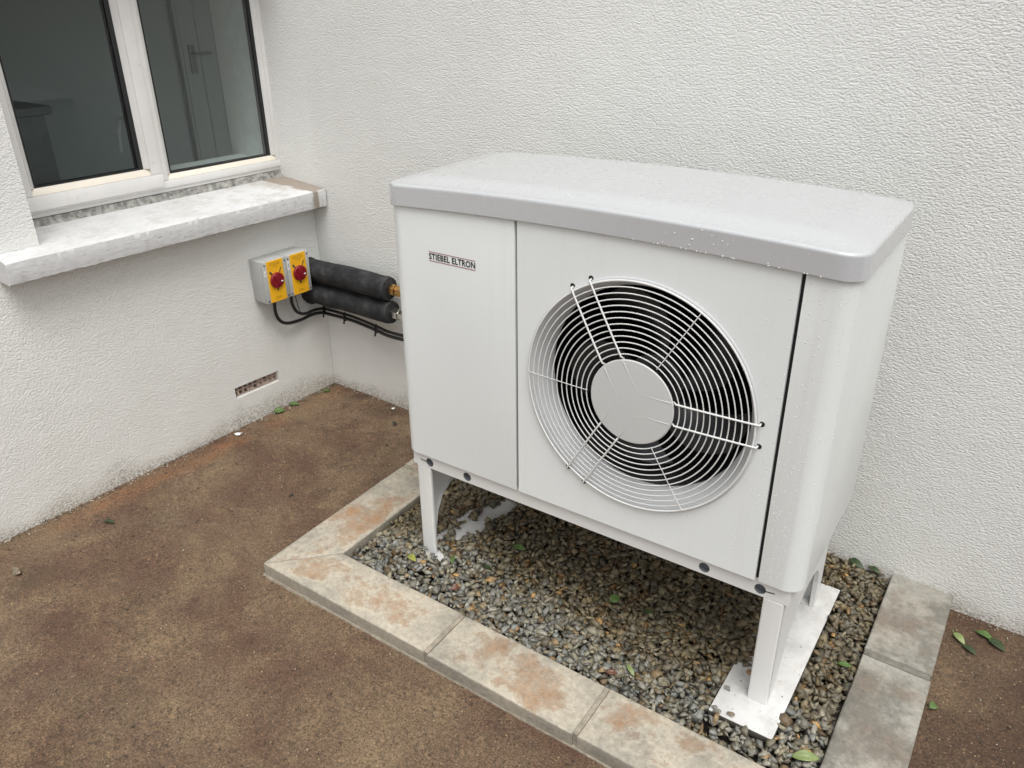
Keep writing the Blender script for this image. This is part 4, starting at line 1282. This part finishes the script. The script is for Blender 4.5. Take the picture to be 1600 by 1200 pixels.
# loose grit on the yard and crumbs along the foot of the walls
def grit():
    n = 9000
    X = rng.uniform(-0.1, 4.3, n); Y = rng.uniform(-3.0, 0.0, n)
    s = np.clip(rng.lognormal(math.log(0.0021), 0.52, n), 0.001, 0.0090)
    m = 750
    t = rng.uniform(0, 1, m) ** 1.0
    yl = -2.3 * t
    xl_ = 0.0604 * yl * 1.0 + 0.004 + np.abs(rng.normal(0, 0.016, m))
    X = np.concatenate([X, xl_]); Y = np.concatenate([Y, yl]); s = np.concatenate([s, np.clip(rng.lognormal(math.log(0.0034), 0.55, m), 0.0012, 0.016)])
    m2 = 330
    xr_ = np.concatenate([rng.uniform(0.0, 0.97, m2 // 2), rng.uniform(3.37, 4.3, m2 - m2 // 2)])
    X = np.concatenate([X, xr_]); Y = np.concatenate([Y, -0.004 - np.abs(rng.normal(0, 0.013, m2))]); s = np.concatenate([s, np.clip(rng.lognormal(math.log(0.0028), 0.45, m2), 0.001, 0.009)])
    m3 = 2200                                               # crumbs of the soil itself
    X = np.concatenate([X, rng.uniform(-0.1, 4.3, m3)]); Y = np.concatenate([Y, rng.uniform(-3.0, 0.0, m3)]); s = np.concatenate([s, np.clip(rng.lognormal(math.log(0.0036), 0.45, m3), 0.0015, 0.011)])
    soil = np.zeros(len(X), bool); soil[-m3:] = True
    k = ~((X > 0.965) & (X < 3.375) & (Y > -1.40)) & (X > 0.0604 * Y + 0.003)
    X, Y, s, soil = X[k], Y[k], s[k], soil[k]
    pal = np.array([(.32, .25, .16), (.50, .45, .37), (.09, .06, .04), (.21, .155, .105), (.045, .032, .022), (.38, .33, .26)])
    tint = pal[rng.choice(6, len(X), p=[.27, .06, .17, .26, .14, .10])]
    near = (X < 0.0604 * Y + 0.05) | (Y > -0.035)
    tint[near] = np.array([(.5, .47, .41), (.30, .25, .19), (.12, .09, .06)])[rng.choice(3, near.sum())]
    tint[soil] = np.array((0.13, 0.09, 0.06)) * rng.uniform(0.45, 1.25, (soil.sum(), 1))
    Z = SX * X + SY * Y + s * 0.25 + 0.002
    return np.stack([X, Y, Z], 1), s, tint
P_, s_2, t_2 = grit()
go = obj_me("grit", stones_mesh("grit", P_, s_2, 0.5, t_2), mat_gravel, None, Vector((0, 0, 0)))
tag(go, kind='stuff')

# ================================================================== ISOLATOR SWITCHES, PIPES, CABLES
def isolator(ya, label, lo_tag):
    z0, z1, xf = 0.655, 0.877, 0.113
    yb_ = ya + 0.1445
    cyy = (ya + yb_) / 2
    t = thing("isolator_switch", label, "switch", f_left((0.003, cyy, z0)), "isolator switches under the window sill")
    P = lambda nm, bm, m, par=None, sm=None: obj(nm, bm, m, par or t, f_left, sm)
    P("enclosure", box((0.003, ya, z0), (0.096, yb_, z1), 0.004), mat_iso, None, 35)
    P("cover", box((0.0965, ya + 0.0005, z0 + 0.0005), (xf, yb_ - 0.0005, z1 - 0.0005), 0.004), mat_iso, None, 35)
    pl = P("warning_plate", box((xf - 0.002, ya + 0.022, z0 + 0.002), (xf + 0.0016, yb_ - 0.022, z1 - 0.002), 0.001, 1), mat_yellow)
    bm = bmesh.new()                                       # faint lines of print on the plate, too small to read
    for zz, wd in ((z1 - 0.018, 0.062), (z1 - 0.026, 0.066), (z1 - 0.036, 0.03), (z0 + 0.016, 0.040), (z0 + 0.024, 0.030)):
        x_ = -wd / 2
        while x_ < wd / 2:
            l_ = random.uniform(0.004, 0.011)
            add_box(bm, (xf + 0.0010, cyy + x_, zz), (xf + 0.0020, cyy + min(x_ + l_, wd / 2), zz + 0.0035))
            x_ += l_ + 0.003
    tag(P("printed_lines", bm, mat_iso_print, pl), kind='stuff')
    kz = (z0 + z1) / 2 + 0.004
    bm = bmesh.new()
    rr = 0.0405
    N_ = 40
    prof = [(rr, 0.0), (rr, 0.009), (rr - 0.003, 0.012), (0.0, 0.0125)]
    rings = [[bm.verts.new((xf + 0.0018 + h, cyy + max(r, .0004) * math.cos(2 * PI * k / N_), kz + max(r, .0004) * math.sin(2 * PI * k / N_))) for k in range(N_)] for r, h in prof]
    for a, b in zip(rings, rings[1:]):
        for k in range(N_): bm.faces.new((a[k], a[(k + 1) % N_], b[(k + 1) % N_], b[k]))
    kn = P("knob", bm, mat_red, None, 40)
    bm = box((-0.008, -0.009, -0.034), (0.001, 0.009, 0.034), 0.003)
    bmesh.ops.rotate(bm, verts=bm.verts[:], cent=(0, 0, 0), matrix=Matrix.Rotation(math.radians(18), 3, 'X'))
    bmesh.ops.translate(bm, verts=bm.verts[:], vec=(xf + 0.018, cyy, kz))
    P("grip", bm, mat_red, kn, 35)
    bm = box((-0.001, -0.006, -0.003), (0.001, 0.006, 0.003))
    bmesh.ops.translate(bm, verts=bm.verts[:], vec=(xf + 0.0145, cyy + 0.024, kz - 0.008))
    P("knob_mark", bm, mat_paper, kn)
    for ang, l0, l1, hw in ((PI * 0.70, 0.042, 0.062, 0.0045), (PI * 0.33, 0.042, 0.069, 0.0022), (-PI * 0.50, 0.040, 0.057, 0.0034)):
        bm = bmesh.new()
        dy, dz = math.cos(ang), math.sin(ang)
        bmx = box((-0.0008, l0, -hw), (0.0008, l1, hw))
        bmesh.ops.rotate(bmx, verts=bmx.verts[:], cent=(0, 0, 0), matrix=Matrix.Rotation(ang, 3, 'X'))
        bmesh.ops.translate(bmx, verts=bmx.verts[:], vec=(xf + 0.0022, cyy, kz))
        bm.free()
        P("position_mark", bmx, mat_screw, pl)
    lb = P("tag_label", box((xf - 0.001, ya + 0.005, z1 - 0.075), (xf + 0.0008, ya + 0.0145, z1 - lo_tag)), mat_paper)
    P("tag_print", box((xf + 0.0004, ya + 0.0085, z1 - 0.066), (xf + 0.0012, ya + 0.0115, z1 - lo_tag - 0.012)), mat_screw, lb)
    for yy in (ya + 0.0105, yb_ - 0.0105):
        for zz in (z0 + 0.014, z1 - 0.018):
            bm = bmesh.new()
            bmesh.ops.create_cone(bm, cap_ends=True, segments=14, radius1=0.0048, radius2=0.0042, depth=0.002, matrix=Matrix.Translation((xf + 0.0006, yy, zz)) @ Matrix.Rotation(PI / 2, 4, 'Y'))
            P("screw", bm, mat_screw)
    return t
isolator(-0.4515, "grey and yellow isolator switch with red knob, the one farther from the black pipes", 0.045)
iso_r = isolator(-0.3055, "grey and yellow isolator switch with red knob, the one next to the black pipes", 0.030)

def lagged_pipe(z, yv, r, xe, label, fmat, dz):
    t = thing("insulated_pipe", label, "pipe", (0.0, yv, z), "lagged pipes from the house wall to the heat pump")
    path, rad = [], []
    N_ = 34
    for k in range(N_ + 1):
        u = k / N_
        x = -0.03 + (xe + 0.03) * u
        path.append((x, yv - 0.006 * math.sin(u * 3.0), z + dz * math.sin(u * PI) + 0.004 * mnoise.noise(Vector((x * 8, z, 0)))))
        rad.append(r * (1 + 0.05 * mnoise.noise(Vector((x * 9, z * 5, 3)))) * (0.93 if k == N_ else 1.0))
    obj("lagging", tube(path, rad, 24), mat_foam, t, None, 50)
    # ragged lap where it leaves the wall
    obj("wall_collar", tube([(0.005, yv, z), (0.016, yv, z), (0.028, yv, z + 0.002)], [r * 1.10, r * 1.14, r * 1.02], 18), mat_foam, t, None, 50)
    f = obj("fitting", tube([(xe - 0.01, yv, z), (xe + 0.014, yv, z), (xe + 0.016, yv, z), (xe + 0.045, yv, z), (xe + 0.047, yv, z), (xe + 0.075, yv, z)], [0.021, 0.021, 0.031, 0.031, 0.024, 0.024], 6), fmat, t, None, 30)
    obj("nut", tube([(xe + 0.076, yv, z), (xe + 0.112, yv, z)], [0.034, 0.034], 6), fmat, f, None, 30)
    obj("hose", tube(smooth_path([(xe + 0.11, yv, z), (xe + 0.25, yv - 0.02, z), (1.15, yv - 0.18, z + 0.03), (1.36, -0.42, z + 0.06), (1.452, -0.45, z + 0.06)]), 0.024, 12), mat_cable, t, None, 50)
    return t
lagged_pipe(0.731, -0.095, 0.0610, 0.600, "upper black lagged pipe with a brass fitting at its end, along the back wall", mat_brass, 0.010)
lagged_pipe(0.603, -0.095, 0.0600, 0.607, "lower black lagged pipe with a plated fitting at its end, along the back wall", mat_chrome, 0.006)

def L3(x, y, z): return tuple(f_left((x, y, z)))
def cable(pts, r, label):
    t = thing("power_cable", label, "cable", pts[0], "power cables from the isolators to the heat pump")
    obj("sheath", tube(smooth_path(pts, 8), r, 10), mat_cable, t, None, 60)
    return t
c1 = cable([L3(.055, -.372, .656), L3(.055, -.374, .575), L3(.052, -.350, .520), L3(.048, -.300, .490), L3(.040, -.215, .479), L3(.032, -.120, .481), (.040, -.060, .474), (.10, -.058, .475), (.287, -.075, .484), (.475, -.090, .474), (.60, -.095, .464), (1.0, -.14, .50), (1.36, -.36, .56), (1.452, -.40, .58)], 0.0092,
           "thick black cable making the lower loop under the left isolator")
c2 = cable([L3(.055, -.262, .656), L3(.055, -.262, .590), L3(.053, -.235, .535), L3(.046, -.180, .507), L3(.038, -.110, .505), (.040, -.058, .498), (.10, -.056, .500), (.287, -.073, .506), (.475, -.088, .496), (.60, -.093, .486), (1.0, -.14, .52), (1.36, -.36, .58), (1.452, -.40, .60)], 0.0085,
           "black cable making the short upper bend under the right isolator")
for x, yy in ((0.05, -.059), (0.22, -.069), (0.47, -.09)):
    bm = bmesh.new()
    z = 0.487 if x < 0.4 else 0.478
    add_box(bm, (x - 0.003, yy - 0.011, z - 0.024), (x + 0.003, yy + 0.011, z + 0.029), 0.002, 1)
    add_box(bm, (x - 0.004, yy - 0.014, z - 0.036), (x + 0.004, yy - 0.004, z - 0.022), 0.002, 1)
    obj("cable_tie", bm, mat_cable, c1)
obj("earth_wire", tube(smooth_path([L3(.03, -.222, .656), L3(.03, -.215, .60), L3(.03, -.205, .54), L3(.03, -.19, .50)], 5), 0.0022, 6), mat_screw, iso_r, None, 60)

# ================================================================== LEAVES AND LITTER
def leaf_bm(L_, w_, bend, fold):
    bm = bmesh.new()
    N_ = 9
    rows = []
    for i in range(N_ + 1):
        t = i / N_
        x = L_ * (t - 0.5)
        hw = w_ * 0.5 * (math.sin(PI * t ** 0.85) ** 0.85 if 0 < t < 1 else 0.0) + 0.0006
        z = bend * math.sin(PI * t) + 0.0015 * mnoise.noise(Vector((t * 5, L_ * 99, 0)))
        rows.append([(x, -hw, z + fold * hw), (x, -hw * 0.5, z + fold * hw * 0.4), (x, 0, z - 0.0002), (x, hw * 0.5, z + fold * hw * 0.4), (x, hw, z + fold * hw)])
    V = [[bm.verts.new(p) for p in r] for r in rows]
    for i in range(N_):
        for j in range(4): bm.faces.new((V[i][j], V[i + 1][j], V[i + 1][j + 1], V[i][j + 1]))
    return bm
def leaf(x, y, ang, size, mat, label, frame='floor', tilt=(0, 0), dz=0.006, wid=0.42, bend=0.006, fold=0.3):
    if frame == 'bed':
        h = float(bed_h(np.array([x]), np.array([y]))[0])
        p = f_kerb((x, y, h + 0.012 + dz))
    else:
        p = Vector((x, y, ground_z(x, y) + dz))
    t = thing("leaf", label, "leaf", p, "fallen leaves on the gravel and the yard")
    R_ = Matrix.Rotation(ang, 3, 'Z') @ Matrix.Rotation(tilt[0], 3, 'X') @ Matrix.Rotation(tilt[1], 3, 'Y')
    bm = leaf_bm(size, size * wid, bend, fold)
    for v in bm.verts: v.co = R_ @ v.co + p
    o = obj("blade", bm, mat, t, None, 60)
    sm = o.modifiers.new("thickness", 'SOLIDIFY'); sm.thickness = 0.0006
    st = tube([R_ @ Vector((-size * 0.5, 0, 0)) + p, R_ @ Vector((-size * 0.60, 0.003, 0.002)) + p, R_ @ Vector((-size * 0.72, 0.009, 0.001)) + p], [0.0012, 0.0010, 0.0008], 5)
    obj("stalk", st, mat, t)
    return t
leaf(1.506, -1.046, -0.35, 0.066, mat_leaf_yellow, "curled yellow-green leaf on the gravel in front of the left front leg", 'bed', (0.2, -0.15))
leaf(1.653, -0.965, -1.1, 0.045, mat_leaf, "small mid-green leaf just right of the left front leg's foot", 'bed', (0.3, 0.1))
leaf(1.775, -0.901, 0.3, 0.040, mat_leaf_dark, "dark green leaf half under the heat pump, right of the left leg", 'bed', (0.1, 0.3))
leaf(1.805, -0.714, 0.1, 0.060, mat_leaf, "pale stalked leaf lying in the shade under the left part of the heat pump", 'bed', (0.35, 0.0))
leaf(2.270, -0.755, 1.2, 0.052, mat_leaf, "broad upright green leaf under the middle of the heat pump", 'bed', (0.5, 0.1), wid=0.62)
leaf(2.408, -0.745, 0.4, 0.042, mat_leaf_dark, "dim green leaf under the fan, right of the broad leaf", 'bed', (0.2, 0.2))
leaf(2.479, -1.038, -0.6, 0.050, mat_leaf_pale, "thin pale leaf on the gravel near the third kerb slab", 'bed', (0.2, 0.2), wid=0.3)
leaf(1.743, -1.070, 0.9, 0.038, mat_leaf_brown, "curled reddish brown leaf by the front kerb, below the left leg", 'bed', (0.4, 0.2), wid=0.7, fold=0.7)
leaf(2.430, -1.085, 0.5, 0.040, mat_leaf_brown, "pinkish tan leaf by the front kerb joint", 'bed', (0.3, 0.1), wid=0.45)
leaf(3.087, -0.604, 0.3, 0.050, mat_leaf, "bright green leaf touching the inner edge of the right kerb", 'bed', (0.1, 0.1))
leaf(2.990, -0.020, -0.45, 0.070, mat_leaf_dark, "long grey-green leaf against the back wall, behind the right pad", 'bed', (0.5, 0.1))
leaf(3.060, -0.022, -0.4, 0.055, mat_leaf_dark, "dark leaf against the back wall next to the right kerb's end", 'bed', (0.2, 0.0))
leaf(3.080, -1.050, 0.45, 0.085, mat_leaf_pale, "large curled pale leaf in the front right corner of the gravel", 'bed', (0.4, 0.0), 0.010, 0.36, 0.012, 0.6)
leaf(0.147, -1.537, 0.35, 0.058, mat_leaf_dark, "narrow dark leaf on the bare yard, nearest the camera by the left wall", 'floor', wid=0.3)
leaf(0.006, -0.428, 0.9, 0.062, mat_leaf, "broad green leaf at the foot of the left wall under the airbrick", 'floor', (0.4, 0.1), 0.010, 0.62)
leaf(0.010, -0.325, 0.7, 0.060, mat_leaf, "green leaf at the wall foot, just past the broad one", 'floor', (0.3, 0.1), 0.006)
leaf(0.046, -0.108, 0.5, 0.040, mat_leaf, "small green leaf in the corner where the two walls meet", 'floor', (0.3, 0.1), 0.006)
leaf(3.397, -0.157, -0.75, 0.060, mat_leaf_pale, "pale green leaf right of the grey kerb, on top of a dark one", 'floor', (0.2, 0.1), 0.008)
leaf(3.437, -0.195, -0.5, 0.058, mat_leaf_dark, "dark wet leaf right of the grey kerb, under the pale green one", 'floor', (0.0, 0.0), 0.004)
leaf(3.474, -0.084, -0.2, 0.060, mat_leaf, "half rotten green leaf near the back wall, rightmost on the yard", 'floor', (0.0, 0.1), 0.004, 0.55)
leaf(3.515, -0.110, -0.6, 0.075, mat_leaf_dark, "flat blackish leaf beside the half rotten green one", 'floor', (0.0, 0.0), 0.003, 0.5)
leaf(3.372, -0.545, 1.2, 0.042, mat_leaf, "small fresh green leaf against the outer side of the right kerb", 'floor', (0.3, 0.2), 0.008, 0.6)

def pebble(name, x, y, z, r, tint, label, cat, grp=None, scale=(1, 1, 1)):
    bm = bmesh.new()
    for i in range(14):
        v = Vector((random.gauss(0, 1), random.gauss(0, 1), random.gauss(0, 1))).normalized() * r * random.uniform(0.85, 1.1)
        bm.verts.new((x + v.x * scale[0], y + v.y * scale[1], z + v.z * scale[2]))
    rr = bmesh.ops.convex_hull(bm, input=bm.verts[:])
    bmesh.ops.delete(bm, geom=[g_ for g_ in rr['geom_interior'] if isinstance(g_, bmesh.types.BMVert)], context='VERTS')
    return tag(obj(name, bm, tint, None, None, None, root=(x, y, z)), label, cat, grp)
m_rock = simple("loose_stone_grey", (0.21, 0.20, 0.18), 0.55, var=0.4, vscale=90, bump=0.5, bscale=200)
m_rock_tan = simple("loose_stone_tan", (0.30, 0.19, 0.09), 0.55, var=0.35, vscale=90, bump=0.5, bscale=200)
m_rock_mud = simple("loose_stone_muddy", (0.17, 0.135, 0.09), 0.7, var=0.5, vscale=60, bump=0.6, bscale=150)
pebble("stone", 0.150, -1.945, ground_z(.15, -1.945) + 0.014, 0.026, m_rock_mud, "muddy stone lying on the bare yard close to the left wall", "stone", None, (1.2, 0.8, 0.75))
pebble("dirt_clod", 0.615, -0.163, ground_z(.615, -.163) + 0.006, 0.021, mat_bed, "dark clod of dirt on the yard near the pump's left edge", "clod", None, (1, 1, 0.5))
pebble("dirt_clod", 0.660, -0.936, ground_z(.66, -.936) + 0.003, 0.012, mat_bed, "small dark clod of dirt on the open yard left of the kerb", "clod", None, (1.2, 1, 0.5))
grp = "loose stones lying on the white pads"
for (x, y, r, m, lab) in ((2.786, -1.055, .011, m_rock, "grey stone at the front left corner of the white pad"),
                          (2.800, -1.068, .014, m_rock, "grey stone on the front edge of the white pad, left of the brown one"),
                          (2.840, -1.055, .013, m_rock_mud, "brown stone on the front edge of the white pad"),
                          (2.792, -0.960, .014, m_rock, "dark stone on the left edge of the white pad, beside the right leg"),
                          (2.832, -0.850, .015, m_rock_tan, "tan stone on the white pad behind the right leg"),
                          (1.585, -0.770, .015, m_rock, "elongated grey stone alone on the buried left pad"),
                          (1.520, -0.905, .014, m_rock_tan, "ochre stone on the left pad, close to the leg")):
    p = f_pump((x, y, PZ + r * 0.55))
    pebble("stone", p.x, p.y, p.z, r, m, lab, "stone", grp, (1.15, 0.85, 0.62))
def scrap(x, y, label, s):
    bm = bmesh.new()
    pts = [(-0.5, -0.4), (0.1, -0.5), (0.5, -0.1), (0.3, 0.2), (0.45, 0.5), (-0.1, 0.35), (-0.45, 0.1)]
    v = [bm.verts.new((x + p[0] * s, y + p[1] * s, ground_z(x, y) + 0.006 + 0.004 * random.random())) for p in pts]
    c = bm.verts.new((x, y, ground_z(x, y) + 0.012))
    for i in range(len(v)): bm.faces.new((v[i], v[(i + 1) % len(v)], c))
    r = bmesh.ops.extrude_face_region(bm, geom=bm.faces[:])
    for q in r['geom']:
        if isinstance(q, bmesh.types.BMVert): q.co.z += 0.0012
    return tag(obj("paper_scrap", bm, mat_paper, None, None, None, root=(x, y, ground_z(x, y))), label, "litter")
scrap(0.012, -0.715, "torn white scrap at the foot of the left wall", 0.034)
scrap(0.505, -0.045, "tiny white scrap near the back wall, left of the heat pump", 0.018)
